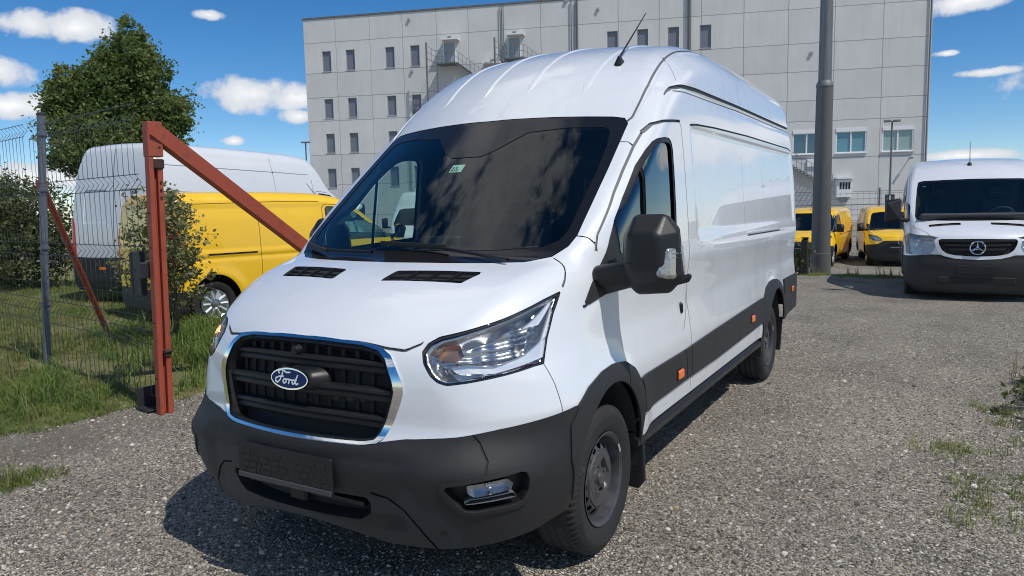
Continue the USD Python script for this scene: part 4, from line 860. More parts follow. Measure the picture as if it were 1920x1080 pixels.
def instancer(path, protos, mats, pos, rots, scales, which, kind='stuff', label=None, cat=None):
    """A PointInstancer of meshes. rots: (n, 2) tilt and turn in radians."""
    pi = UsdGeom.PointInstancer.Define(stage, path); ps = []
    for k, (m, mt) in enumerate(zip(protos, mats)):
        usdkit.mesh(stage, f'{path}/piece_{k:03d}' if k else f'{path}/piece', m, mt, smooth=40); ps.append(f'{path}/piece_{k:03d}' if k else f'{path}/piece')
    pi.CreatePrototypesRel().SetTargets([Sdf.Path(p) for p in ps])
    pi.CreatePositionsAttr(Vt.Vec3fArray.FromNumpy(np.asarray(pos, np.float32))); pi.CreateScalesAttr(Vt.Vec3fArray.FromNumpy(np.asarray(scales, np.float32)))
    t, z = rots.T; a, b = t / 2, z / 2     # turn about z after a tilt about x
    q = [Gf.Quath(float(np.cos(A) * np.cos(Bz)), float(np.sin(A) * np.cos(Bz)), float(np.sin(A) * np.sin(Bz)), float(np.cos(A) * np.sin(Bz))) for A, Bz in zip(a, b)]
    pi.CreateOrientationsAttr(Vt.QuathArray(q)); pi.CreateProtoIndicesAttr(Vt.IntArray.FromNumpy(np.asarray(which, np.int32)))
    return tag(path, label, cat, kind=kind)
def frustum_points(n, rng, dmin, dmax, margin=.06, pw=1.6):
    """Random ground points in view, denser near the camera."""
    d = dmin + (dmax - dmin) * rng.random(n) ** pw; u = (rng.random(n) * 2 - 1) * (.695 + margin)
    f = np.array([cf[0], cf[1]]) / np.hypot(cf[0], cf[1]); r = np.array([f[1], -f[0]])
    return CAM[:2] + d[:, None] * f + (d * u)[:, None] * r, d
def stones():
    rng = np.random.default_rng(11); protos, mats = [], []
    for k in range(7):
        m = trimesh.creation.icosphere(1, 1.0); v = m.vertices; v *= (1 + .5 * (meshkit.noise(v * 1.7 + 7 * k, k) - .5))[:, None]; v *= [1, rng.uniform(.65, .95), rng.uniform(.45, .7)]; protos.append(m)
        c = [(.19, .174, .148), (.29, .267, .224), (.37, .34, .285), (.47, .435, .37), (.60, .565, .50), (.36, .275, .175), (.09, .085, .078)][k]
        mats.append(simple(f'stone_{["grey","mid_grey","light_grey","pale","white","tan","dark"][k]}', c, .85, vary=.35, scale=40., space='object', spec=.3))
    P, d = frustum_points(80000, rng, 1.9, 9.5, pw=.9)
    keep = ~in_poly(GRASS.buffer(-.05), P) & ~in_poly(sbox(-5, -.55, .25, .72), P)
    patch = meshkit.fbm(np.c_[P * .55, 0 * d], 3, 21); keep &= rng.random(len(P)) < .30 + 1.4 * (patch - .25)
    P, d = P[keep], d[keep]
    ed = rng.uniform(-7.2, .9, 420); E = np.c_[ed, np.interp(ed, [-7, -4, -2.2, -1.2, -.5, -.1, .4, 1.6], [-4.4, -3.9, -3.5, -3.34, -3.42, -3.53, -3.66, -4.0]) + rng.normal(size=420) * .22 + .05]
    P = np.vstack([P, E]); n = len(P); big = np.r_[np.zeros(len(d)), np.ones(420)]
    s = .0038 + .0062 * rng.random(n) ** 2.2 + .011 * (rng.random(n) < .03) * rng.random(n) + big * .010 * rng.random(n) ** 2
    instancer('/World/gravel', protos, mats, np.c_[P, gz(P[:, 0], P[:, 1]) + s * .25], np.c_[rng.random(n) * .5, rng.random(n) * 6.28], np.repeat(s[:, None], 3, 1), rng.choice(7, n, p=[.2, .24, .2, .14, .06, .07, .09]), label='loose grey crushed stones over the lot', cat='gravel')
stones()
def leafmat(name, c1, c2, tr=.35, rough=.55, scale=3.):
    return material(name, {'g': ('geometry', {}), 'n': ('noise_texture', dict(scale=scale, detail=3.)), 'r': ('rgb_ramp', dict(ramp=[(.35, c1), (.65, c2)])), 'rnd': ('map_range', dict(to_min=.70, to_max=1.35)), 'h': ('hsv', dict(hue=.5, saturation=1.)),
        'p': ('principled_bsdf', dict(roughness=rough, specular_ior_level=.35)), 't': ('translucent_bsdf', {}), 'm': ('mix_closure', dict(fac=tr))},
        [('g.position', 'n.vector'), ('n.fac', 'r.fac'), ('r.color', 'h.color'), ('g.random_per_island', 'rnd.value'), ('rnd.result', 'h.value'), ('h.color', 'p.base_color'), ('h.color', 't.color'), ('p.BSDF', 'm.closure1'), ('t.BSDF', 'm.closure2')], 'm.closure')
M['grass'] = leafmat('grass_blade', (.18, .23, .045), (.31, .33, .09), .3); M['grass2'] = leafmat('dry_grass_blade', (.30, .26, .13), (.21, .21, .075), .25); M['grass3'] = leafmat('lush_grass_blade', (.13, .225, .040), (.225, .31, .07), .35)
def tuft(rng, n, h, spread, w, lean=.5, segs=3):
    V, F = [], []
    for _ in range(n):
        a = rng.random() * 6.28; b = np.array([math.cos(a), math.sin(a), 0]) * spread * math.sqrt(rng.random()); t = rng.random() * 6.28; dr = np.array([math.cos(t), math.sin(t), 0]); hh = h * (.5 + .7 * rng.random()); L = lean * (.3 + rng.random()) * hh
        s = np.array([-dr[1], dr[0], 0]); k0 = len(V)
        for k in range(segs + 1):
            q = k / segs; c = b + dr * L * q * q + np.array([0, 0, hh * q * (1 - .25 * q * lean)]); ww = w * (1 - q) ** .7 / 2 + (.0004 if k == segs else 0)
            V += [c - s * ww, c + s * ww]
        for k in range(segs): F += [[k0 + 2 * k, k0 + 2 * k + 1, k0 + 2 * k + 3], [k0 + 2 * k, k0 + 2 * k + 3, k0 + 2 * k + 2]]
    return trimesh.Trimesh(np.array(V), np.array(F), process=False)
def scatter_grass():
    rng = np.random.default_rng(5)
    protos = [tuft(rng, 20, .042, .09, .007, 1.1), tuft(rng, 20, .055, .09, .007, 1.0), tuft(rng, 18, .045, .10, .006, 1.1), tuft(rng, 14, .070, .07, .006, 1.1), tuft(rng, 24, .25, .11, .010, 1.1, 4), tuft(rng, 9, .26, .05, .005, .6, 4)]
    mats = [M['grass'], M['grass3'], M['grass2'], M['grass'], M['grass3'], M['grass2']]
    P, d = frustum_points(96000, rng, 4.5, 17., pw=1.0)
    edge = seg_dist(P, np.array(GRASS.exterior.coords)[:-1]); n1 = meshkit.fbm(np.c_[P * 1.1, 0 * d], 4, 31); bare = meshkit.fbm(np.c_[P * .9 + 9, 0 * d], 3, 47)
    edge = edge + .35 * (meshkit.fbm(np.c_[P * 2.2, 0 * d], 3, 5) - .5)
    # a worn, bare belt along the fence foot and beside the post
    belt = np.exp(-(((P[:, 0] + .95 + .15 * (P[:, 1] + 5.6)) / .45) ** 2)) * (P[:, 1] > -7.5)
    keep = (edge < .02) & (rng.random(len(P)) < np.clip(1.9 * (bare - .30) + .35, .06, 1)) & (rng.random(len(P)) > .72 * belt) & (P[:, 1] > -20)
    P, d, n1, edge, belt = P[keep], d[keep], n1[keep], edge[keep], belt[keep]; n = len(P)
    lush = np.exp(-((P[:, 0] + 2.0) ** 2 + (P[:, 1] + 4.6) ** 2) / 1.1) + .7 * np.exp(-((P[:, 0] + 3.2) ** 2 + (P[:, 1] + 5.5) ** 2) / .8)
    w = np.where(rng.random(n) < .25 + .6 * belt, 2, np.where(n1 > .5, 1, 0)); w = np.where(rng.random(n) < .14, 3, w); w = np.where((rng.random(n) < .14 * lush + .0005) & (edge < -.25), 4, w); w = np.where((rng.random(n) < .012 + .03 * belt) & (edge < -.1), 5, w)
    s = rng.uniform(.7, 1.35, n) * np.where((edge > -.9) & (w < 4), .80, 1.)
    z = _lz(P)
    instancer('/World/grass', protos, mats, np.c_[P, z - .005], np.c_[rng.random(n) * .15, rng.random(n) * 6.28], np.repeat(s[:, None], 3, 1), w, label='uneven rough grass of the verge', cat='grass')
    # weeds growing through the gravel on the right and at the far left
    spots = [((-1.2, 3.0), 1.1, .22, 130), ((-2.6, 3.02), 1.2, .25, 60), ((-3.3, 2.66), .3, .16, 16), ((-2.2, 2.42), .3, .2, 14), ((-1.5, 2.55), .4, .18, 30), ((.85, -2.55), .22, .13, 40), ((1.05, -2.75), .2, .2, 40), ((-15.2, 1.2), .9, .3, 200), ((-15.4, -.3), .7, .3, 120), ((-16.2, 2.0), 1.2, .3, 160), ((-15.6, .5), 1.0, .2, 160), ((-27.0, .0), 2., .5, 120), ((-28, -2.), 2., .6, 100)]
    pp, ww, ss = [], [], []
    for (x, y), sx, sy, k in spots:
        q = np.c_[x + sx * rng.normal(size=k) * .6, y + sy * rng.normal(size=k) * .6]; pp.append(q); ww.append(rng.choice([0, 1, 2, 3, 5], k, p=[.35, .2, .15, .25, .05])); ss.append(rng.uniform(.6, 1.4, k))
    q = np.vstack(pp); instancer('/World/weeds', protos, mats, np.c_[q, gz(q[:, 0], q[:, 1])], np.c_[rng.random(len(q)) * .2, rng.random(len(q)) * 6.28], np.repeat(np.concatenate(ss)[:, None], 3, 1), np.concatenate(ww), label='straggling weeds growing through the gravel', cat='weeds')
scatter_grass()
# kerb stones behind the gate post and fallen leaves on the verge
def slab():
    p = thing('kerb_stone', 'flat pale concrete slab lying in the grass behind the red post', 'slab'); m = box((-2.05, -3.72, .05), (.9, .28, .07), rz=12, bevel=.012); part(p, 'slab', m, simple('pale_concrete', (.34, .33, .31), .9, vary=.2, scale=9., bump=.3, bscale=60.))
slab()

# ------------------------------------------------------------------ fence and gate post
M['fence'] = simple('grey_fence_paint', (.060, .066, .075), .5, vary=.15); M['post'] = simple('grey_post_paint', (.085, .10, .125), .45, vary=.15, scale=20.)
M['redlead'] = simple('weathered_red_paint', (.30, .058, .030), .6, vary=.18, scale=7., dirt=((.085, .042, .022), 7., .54, .74), bump=.15, bscale=120.)
M['rust'] = simple('rust', (.045, .024, .015), .9, vary=.5, scale=25., bump=.4, bscale=90.)
M['lock'] = simple('black_coated_steel', (.018, .020, .024), .5, vary=.3)
RP, GP = np.array([-.565, -3.115]), np.array([-.95, -5.585]); fd = (GP - RP) / np.linalg.norm(GP - RP); fn = np.array([-fd[1], fd[0]])
def mesh_panel(a, b, z0, z1, name_label, folds, step=.10, r=.0030):
    """A welded panel of upright wires with V-shaped folds, each wire a part."""
    T = thing('mesh_fence', name_label, 'fence', 'wire mesh fence panels between the posts'); a, b = np.array(a), np.array(b); L = np.linalg.norm(b - a); u = (b - a) / L; nn = np.array([-u[1], u[0]])
    zs, off = [z0], [0.]
    for f in folds:
        zs += [f - .06, f, f + .06]; off += [0., .045, 0.]
    zs.append(z1); off.append(0.)
    for i in range(int(L / step) + 1):
        q = a + u * min(.03 + i * step, L - .02)
        part(T, 'upright_wire', tube([(*(q + nn * o), z) for z, o in zip(zs, off)], r, 5), M['fence'], smooth=True)
    for f in folds:
        for dz in (-.06, .06): part(T, 'cross_wire', rod((*(a + nn * .006), f + dz), (*(b + nn * .006), f + dz), r * 1.15, 5), M['fence'])
    for z in (z0 + .02, .55, .95): part(T, 'cross_wire', rod((*(a + nn * .006), z), (*(b + nn * .006), z), r * 1.1, 5), M['fence'])
    return T
mesh_panel(GP - fd * .06, RP + fd * .16, .10, 2.50, 'grey wire mesh panel between the grey post and the red post', (.72, 1.29, 1.87, 2.42))
mesh_panel(GP + fd * 2.5, GP + fd * .06, .10, 2.52, 'grey wire mesh panel running left from the grey post out of the picture', (.72, 1.29, 1.88, 2.46))
P1 = thing('fence_post', 'slender grey metal fence post with a red brace', 'post')
part(P1, 'post', box((*GP, 1.30), (.06, .06, 2.62), rz=math.degrees(math.atan2(fd[1], fd[0])), bevel=.006), M['post']); part(P1, 'post_cap', box((*GP, 2.62), (.068, .068, .03), rz=math.degrees(math.atan2(fd[1], fd[0])), bevel=.006), M['lock'])
for z in (.72, 1.29, 1.87, 2.42): part(P1, 'clamp', box((*(GP + fn * .0), z), (.09, .075, .03), rz=math.degrees(math.atan2(fd[1], fd[0])), bevel=.004), M['post'])
LEAN1 = (P1, (-.128, .068), 2.6)
B1 = thing('brace', 'round red steel strut leaning from the grey fence post down to the grass', 'strut'); b0 = np.array([-1.06, -5.58, 1.93]); b1 = np.array([-2.40, -6.86, .02])
part(B1, 'strut', rod(b0, b1, .032, 16), M['redlead']); part(B1, 'foot', rod(b1 + (b0 - b1) * .02, b1 - (b0 - b1) * .012, .036, 16), M['rust']); part(B1, 'fixing', box(tuple(b0), (.09, .07, .09), bevel=.008), M['redlead'])
def leaning(T, tilt, z1):
    """Leans every part of T by tilt (metres at height z1)."""
    for p in stage.GetPrimAtPath(T).GetChildren():
        a = UsdGeom.Mesh(p).GetPointsAttr(); v = np.array(a.Get(), float); v[:, :2] += np.outer(v[:, 2] / z1, tilt); a.Set(Vt.Vec3fArray.FromNumpy(v.astype(np.float32)))
    return T
def gate_post():
    T = thing('gate_post', 'tall rusty red steel gate post with a sloping brace', 'post')
    A = math.degrees(math.atan2(fd[1], fd[0])); c = RP
    ux, uy = fd, fn       # ux towards the grey post, uy across
    at = lambda a, b, z: np.array([*(c + ux * a + uy * b), z])
    part(T, 'flange', box(tuple(at(.0, .036, 1.12)), (.075, .038, 2.24), rz=A, bevel=.004), M['redlead'])
    part(T, 'flange', box(tuple(at(.0, -.032, 1.02)), (.075, .042, 2.04), rz=A, bevel=.004), M['redlead'])
    part(T, 'web', box(tuple(at(.018, .003, 1.02)), (.025, .03, 2.02), rz=A), M['redlead'])
    part(T, 'head_plate', box(tuple(at(.002, .0, 2.19)), (.09, .118, .27), rz=A, bevel=.005), M['redlead'])
    part(T, 'hinge_gap', box(tuple(at(-.02, -.02, 2.0)), (.06, .082, .075), rz=A, bevel=.008), M['rust'])
    part(T, 'lower_hinge', box(tuple(at(-.035, -.022, .50)), (.04, .06, .06), rz=A, bevel=.008), M['rust']); part(T, 'hinge_pin', rod(tuple(at(-.058, -.055, .515)), tuple(at(-.058, .012, .515)), .013, 12), M['rust'])
    e0, e1 = at(-.02, .02, 2.27), np.array([-4.05, -3.12, .02]); part(T, 'sloping_brace', bar(e0, e1, .085, .115), M['redlead']); part(T, 'brace_foot', box((-4.05, -3.12, .03), (.3, .2, .06), bevel=.008), M['rust'])
    for z in (2.25, 2.19, 2.13, 1.86, 1.80, 1.74): part(T, 'bolt', rod(tuple(at(-.036, -.030, z)), tuple(at(-.049, -.030, z)), .009, 6), M['rust'])
    for z in (.30, .75, 1.35, 1.62): part(T, 'bolt', rod(tuple(at(.0, .052, z)), tuple(at(.0, .066, z)), .010, 6), M['rust'])
    return T, at, A
GATE, gat, GA = gate_post(); leaning(*LEAN1); leaning(GATE, (-.05, .035), 2.33)
LK = thing('lock_case', 'black gate lock case bolted to the left side of the red post', 'lock')
part(LK, 'case', box(tuple(gat(.27, .0, 1.13)), (.15, .055, .36), rz=GA, bevel=.006), M['lock']); part(LK, 'case_rib', box(tuple(gat(.345, .0, 1.13)), (.02, .075, .34), rz=GA, bevel=.004), M['lock'])
for z in (1.19, 1.14): part(LK, 'bolt_rod', rod(tuple(gat(.10, .0, z)), tuple(gat(.24, .0, z)), .012, 12), M['alu'])
part(LK, 'keep', box(tuple(gat(.085, .03, 1.165)), (.075, .12, .13), rz=GA, bevel=.008), M['lock']); part(LK, 'keyhole', rod(tuple(gat(.27, .026, 1.16)), tuple(gat(.27, .032, 1.16)), .010, 12), M['dark'])
ST = thing('gate_stop', 'small black steel gate stop on the ground beside the red post', 'gate stop')
for nme, off, s in (('back_plate', (.19, -.09, .10), (.20, .012, .17)), ('side_plate', (.285, 0, .10), (.012, .18, .17)), ('base_plate', (.19, 0, .02), (.20, .19, .015))): part(ST, nme, box(tuple(gat(*off)), s, rz=GA, bevel=.003), M['lock'])

# ------------------------------------------------------------------ trees and bushes
M['bark'] = simple('bark', (.10, .075, .05), .95, vary=.4, scale=14., bump=.5, bscale=40.)
M['leaf_tree'] = leafmat('poplar_leaf', (.14, .215, .055), (.25, .31, .10), .48, .5, .8); M['leaf_bush'] = leafmat('bush_leaf', (.09, .12, .036), (.155, .175, .06), .25, .5, 2.); M['leaf_shrub'] = leafmat('shrub_leaf', (.17, .195, .075), (.27, .26, .12), .3, .5, 6.)
def leaves(P, size, rng, up=.3):
    """A small folded leaf at each point."""
    n = len(P); a = rng.normal(size=(n, 3)); a[:, 2] *= .7; a /= np.linalg.norm(a, axis=1, keepdims=True); b = rng.normal(size=(n, 3)); b[:, 2] += up; b = np.cross(a, b); b /= np.linalg.norm(b, axis=1, keepdims=True); c = np.cross(a, b)
    s = (size * rng.uniform(.6, 1.35, n))[:, None]
    V = np.stack([P - a * s, P + b * s * .55 + c * s * .18, P + a * s, P - b * s * .55 + c * s * .18], 1).reshape(-1, 3); i = np.arange(n) * 4
    return trimesh.Trimesh(V, np.vstack([np.stack([i, i + 1, i + 2], 1), np.stack([i, i + 2, i + 3], 1)]), process=False)
def tree(name, label, cat, base, lobes, trunk_h, trunk_r, n, size, seed, leaf, fill=.55, group=None, sp=(.10, .26)):
    """lobes: (dx, dy, z, rx, ry, rz). Limbs reach into each lobe; leaves sit in clumps at their shells."""
    rng = np.random.default_rng(seed); T = thing(name, label, cat, group, base)
    trunk = [tube([(0, 0, -.2), (.05, .02, trunk_h * .4), (0, .05, trunk_h)], [trunk_r * 1.25, trunk_r, trunk_r * .8], 10)]; pts, w = [], np.array([l[3] * l[4] * l[5] for l in lobes]) ** .75; w /= w.sum()
    limbs = []
    for (dx, dy, z, rx, ry, rz), wi in zip(lobes, w):
        c = np.array([dx, dy, z]); q0 = np.array([0, .05, trunk_h * rng.uniform(.6, 1.)]); mid = (q0 + c) / 2 + rng.normal(size=3) * .12 * rx; limbs.append(tube([q0, mid, c], [trunk_r * .6, trunk_r * .4, trunk_r * .22], 6))
        k = max(int(n * wi / 26), 4); d = rng.normal(size=(k, 3)); d /= np.linalg.norm(d, axis=1, keepdims=True); rad = fill + (1 - fill) * rng.random(k) ** .6; rad *= 1 + .28 * (meshkit.noise(d * 2.3 + seed + dx, seed) - .5) * 2
        cc = c + d * rad[:, None] * [rx, ry, rz]
        for e in cc[::3]: limbs.append(tube([c + (e - c) * .15, (c + e) / 2 + rng.normal(size=3) * .05 * rx, e], [trunk_r * .16, trunk_r * .1, trunk_r * .04], 4))
        m = rng.poisson(26, k); cl = np.repeat(cc, m, 0); sc = np.repeat(rng.uniform(*sp, k) * (rx + rz) / 2, m); pts.append(cl + rng.normal(size=cl.shape) * sc[:, None] * [1, 1, .75])
    P = np.vstack(pts); P = P[P[:, 2] > .05]
    part(T, 'trunk', trunk + limbs, M['bark'], smooth=True); part(T, 'crown', leaves(P, size, rng), leaf)
    return T
def place(px, depth, lat_px=None):
    """Ground point at a bearing of the view and a distance along it."""
    f = np.array([cf[0], cf[1]]) / np.hypot(cf[0], cf[1]); r = np.array([f[1], -f[0]]); return CAM[:2] + depth * f + (px - 960) / FPX * depth * r
def lobes_at(px0, depth, ls, ground, seed):
    """Lobes given by bearing, height above ground and size, spread in depth."""
    rg = np.random.default_rng(seed); r = np.array([-.5037, .8639]); f = np.array([-.8639, -.5037]); k = depth / FPX; out = []
    for px, py, rx, rz in ls:
        d = rg.uniform(-.5, .5) * rx * k; o = r * (px - px0) * k + f * d; out.append((o[0], o[1], (401 - py) * k + CAM[2] - ground, rx * k, rx * k, rz * k))
    return out
q = place(232, 30); tree('poplar_tree', 'big round green tree rising behind the parked white van on the left', 'tree', (*q, -.5), lobes_at(232, 30, [(272, 92, 34, 44), (268, 132, 54, 54), (300, 152, 38, 48), (240, 175, 50, 55), (222, 175, 50, 58), (165, 178, 44, 52), (195, 215, 78, 58), (142, 215, 32, 43), (300, 215, 62, 62), (345, 225, 30, 42), (145, 265, 36, 40), (240, 265, 110, 60), (340, 270, 34, 36), (150, 300, 46, 34)], -.5, 4), 2.6, .2, 62000, .080, 3, M['leaf_tree'], .38, None, (.07, .17))
q = place(30, 15.5); tree('dark_bush', 'dark leafy bush behind the wire fence at the left edge', 'bush', (*q, 0), [(.3, -.3, 1.75, .85, .95, .75), (-.2, .5, 1.5, .8, .8, .9), (.1, -.9, 1.3, .8, .8, .9), (0, .2, .8, 1.0, 1.2, .7)], .7, .06, 15000, .045, 8, M['leaf_bush'])
q = place(-40, 21); tree('dark_bush', 'tall dark bush behind the wire fence, mostly beyond the left edge', 'bush', (*q, 0), [(0, 0, 1.9, 1.2, 1.2, 1.1), (.3, .9, 1.3, .9, .9, .9)], .8, .07, 8000, .055, 9, M['leaf_bush'])
q = place(318, 8.3); tree('sparse_shrub', 'sparse grey-green shrub right behind the red gate post', 'shrub', (*q, .05), [(-.05, -.10, 1.45, .42, .36, .42), (-.12, -.42, 1.28, .32, .36, .30), (.1, .25, 1.22, .36, .36, .42), (0, -.15, .95, .42, .52, .36), (.05, .32, .85, .28, .28, .34), (0, .12, 1.72, .2, .2, .25)], .35, .022, 5000, .027, 12, M['leaf_shrub'], .4)
q = place(2010, 45); tree('dark_tree', 'dark tree top above the roof of the starred van at the right edge', 'tree', (*q, -.5), [(0, 0, 3.2, 2.2, 2.2, 1.6), (0, 1.5, 2.6, 1.8, 1.8, 1.4)], 1.6, .2, 5000, .13, 14, M['leaf_tree'])
q = place(1500, 17.2); tree('low_bush', 'small dark bush at the foot of the grey pole, by a black stake', 'bush', (*q, gz(q[0], q[1])), [(0, 0, .45, .22, .25, .42), (.05, -.12, .25, .25, .25, .25)], .2, .015, 1300, .03, 15, M['leaf_bush'])
q = place(2000, 5.2); tree('weedy_bush', 'low dark weedy bush growing at the right edge of the gravel', 'bush', (*q, 0), [(0, 0, .16, .24, .26, .15), (-.5, .08, .14, .26, .22, .13), (-1.0, .14, .17, .28, .22, .15), (.35, .05, .13, .23, .22, .12)], .12, .012, 2600, .022, 17, M['leaf_bush'])
# ------------------------------------------------------------------ the other vehicles (x forward, front axle at 0)
def no_taper(x, z): return np.interp(z, [.5, 1.0, 1.4, 2.0], [.0, .02, .08, .06]) * np.clip((x + .9) / 1.4, 0, 1.3) ** 2
def wheels(T, xs, half, r, alloy=False):
    for x in xs:
        for sg in (1, -1):
            W = part(T, 'wheel', tyre_mesh((x, sg * half, r), sg, r, .2, seg=48, tread=False), M['rubber'], smooth=40)
            m = lathe([(.0, .075), (.06, .075), (.09, .06), (r * .52, .055), (r * .58, .075), (r * .62, .085), (r * .62, -.05), (0, -.05)], 36)
            part(W, 'rim', place_y(m, (x, sg * half, r), sg), M['alu'] if alloy else M['steel'], smooth=30)
            if alloy:
                for k in range(10):
                    a = 2 * math.pi * k / 10; part(W, 'rim_spoke', place_y(rod((.07 * math.cos(a), .082, .07 * math.sin(a)), (r * .55 * math.cos(a), .085, r * .55 * math.sin(a)), .018, 6, .024), (x, sg * half, r), sg), M['silver'])
def cabin(T, x0, x1, w, zs, wheel=True):
    for y in (w * .5, -w * .5):
        s = part(T, 'seat', hullof([(x1 + .5, y - .18, zs - .05), (x1 + .5, y + .18, zs - .05), (x1 + .1, y - .18, zs - .05), (x1 + .1, y + .18, zs - .05)], .07, 1), M['seat']); part(s, 'backrest', hullof([(x1 + .1, y - .18, zs + .05), (x1 + .1, y + .18, zs + .05), (x1 - .05, y - .17, zs + .6), (x1 - .05, y + .17, zs + .6)], .05, 1), M['seat'])
        part(s, 'headrest', hullof([(x1 - .05, y - .09, zs + .75), (x1 - .05, y + .09, zs + .75), (x1 - .06, y - .09, zs + .83), (x1 - .06, y + .09, zs + .83)], .04, 1), M['seat'])
    part(T, 'dashboard', hullof([(x0, -w * .85, zs + .38), (x0, w * .85, zs + .38), (x0 - .45, -w * .85, zs + .36), (x0 - .45, w * .85, zs + .36), (x0 - .4, -w * .85, zs - .1), (x0 - .4, w * .85, zs - .1)], .04, 1), M['interior'])
    tt = np.linspace(0, 2 * math.pi, 21); c = np.array([x0 - .58, w * .5, zs + .34]); part(T, 'steering_wheel', tube([c + .19 * (math.cos(a) * np.array([.5, 0, .85]) + math.sin(a) * np.array([0, 1, 0])) for a in tt], .015, 6), M['interior'])
    part(T, 'bulkhead', box((x1 - .25, 0, zs + .35), (.02, w * 1.75, 1.35)), M['interior'])
def mirror(T, x, y, z, sg, h=.30, w=.20, mat='black2'):
    m = part(T, 'door_mirror', hullof([(x, sg * (y + .08), z - h / 2, .03), (x, sg * (y + .08), z + h / 2, .03), (x, sg * (y + w + .05), z + h / 2 - .02, .03), (x, sg * (y + w + .05), z - h / 2, .03), (x + .07, sg * (y + .11), z - h / 2 + .05, .03), (x + .07, sg * (y + w + .02), z + h / 2 - .07, .03)], .03, 1), M[mat])
    part(m, 'mirror_arm', rod((x + .02, sg * (y - .05), z - h / 2), (x + .02, sg * (y + .1), z - h / 2 + .03), .035, 8), M['black2']); part(m, 'mirror_glass', plate(sbox(y + .08, z - h / 2, y + w + .05, z + h / 2), .004, [[0, sg, 0], [0, 0, 1], [-1, 0, 0], [x - .031, 0, 0]]), M['chrome'])

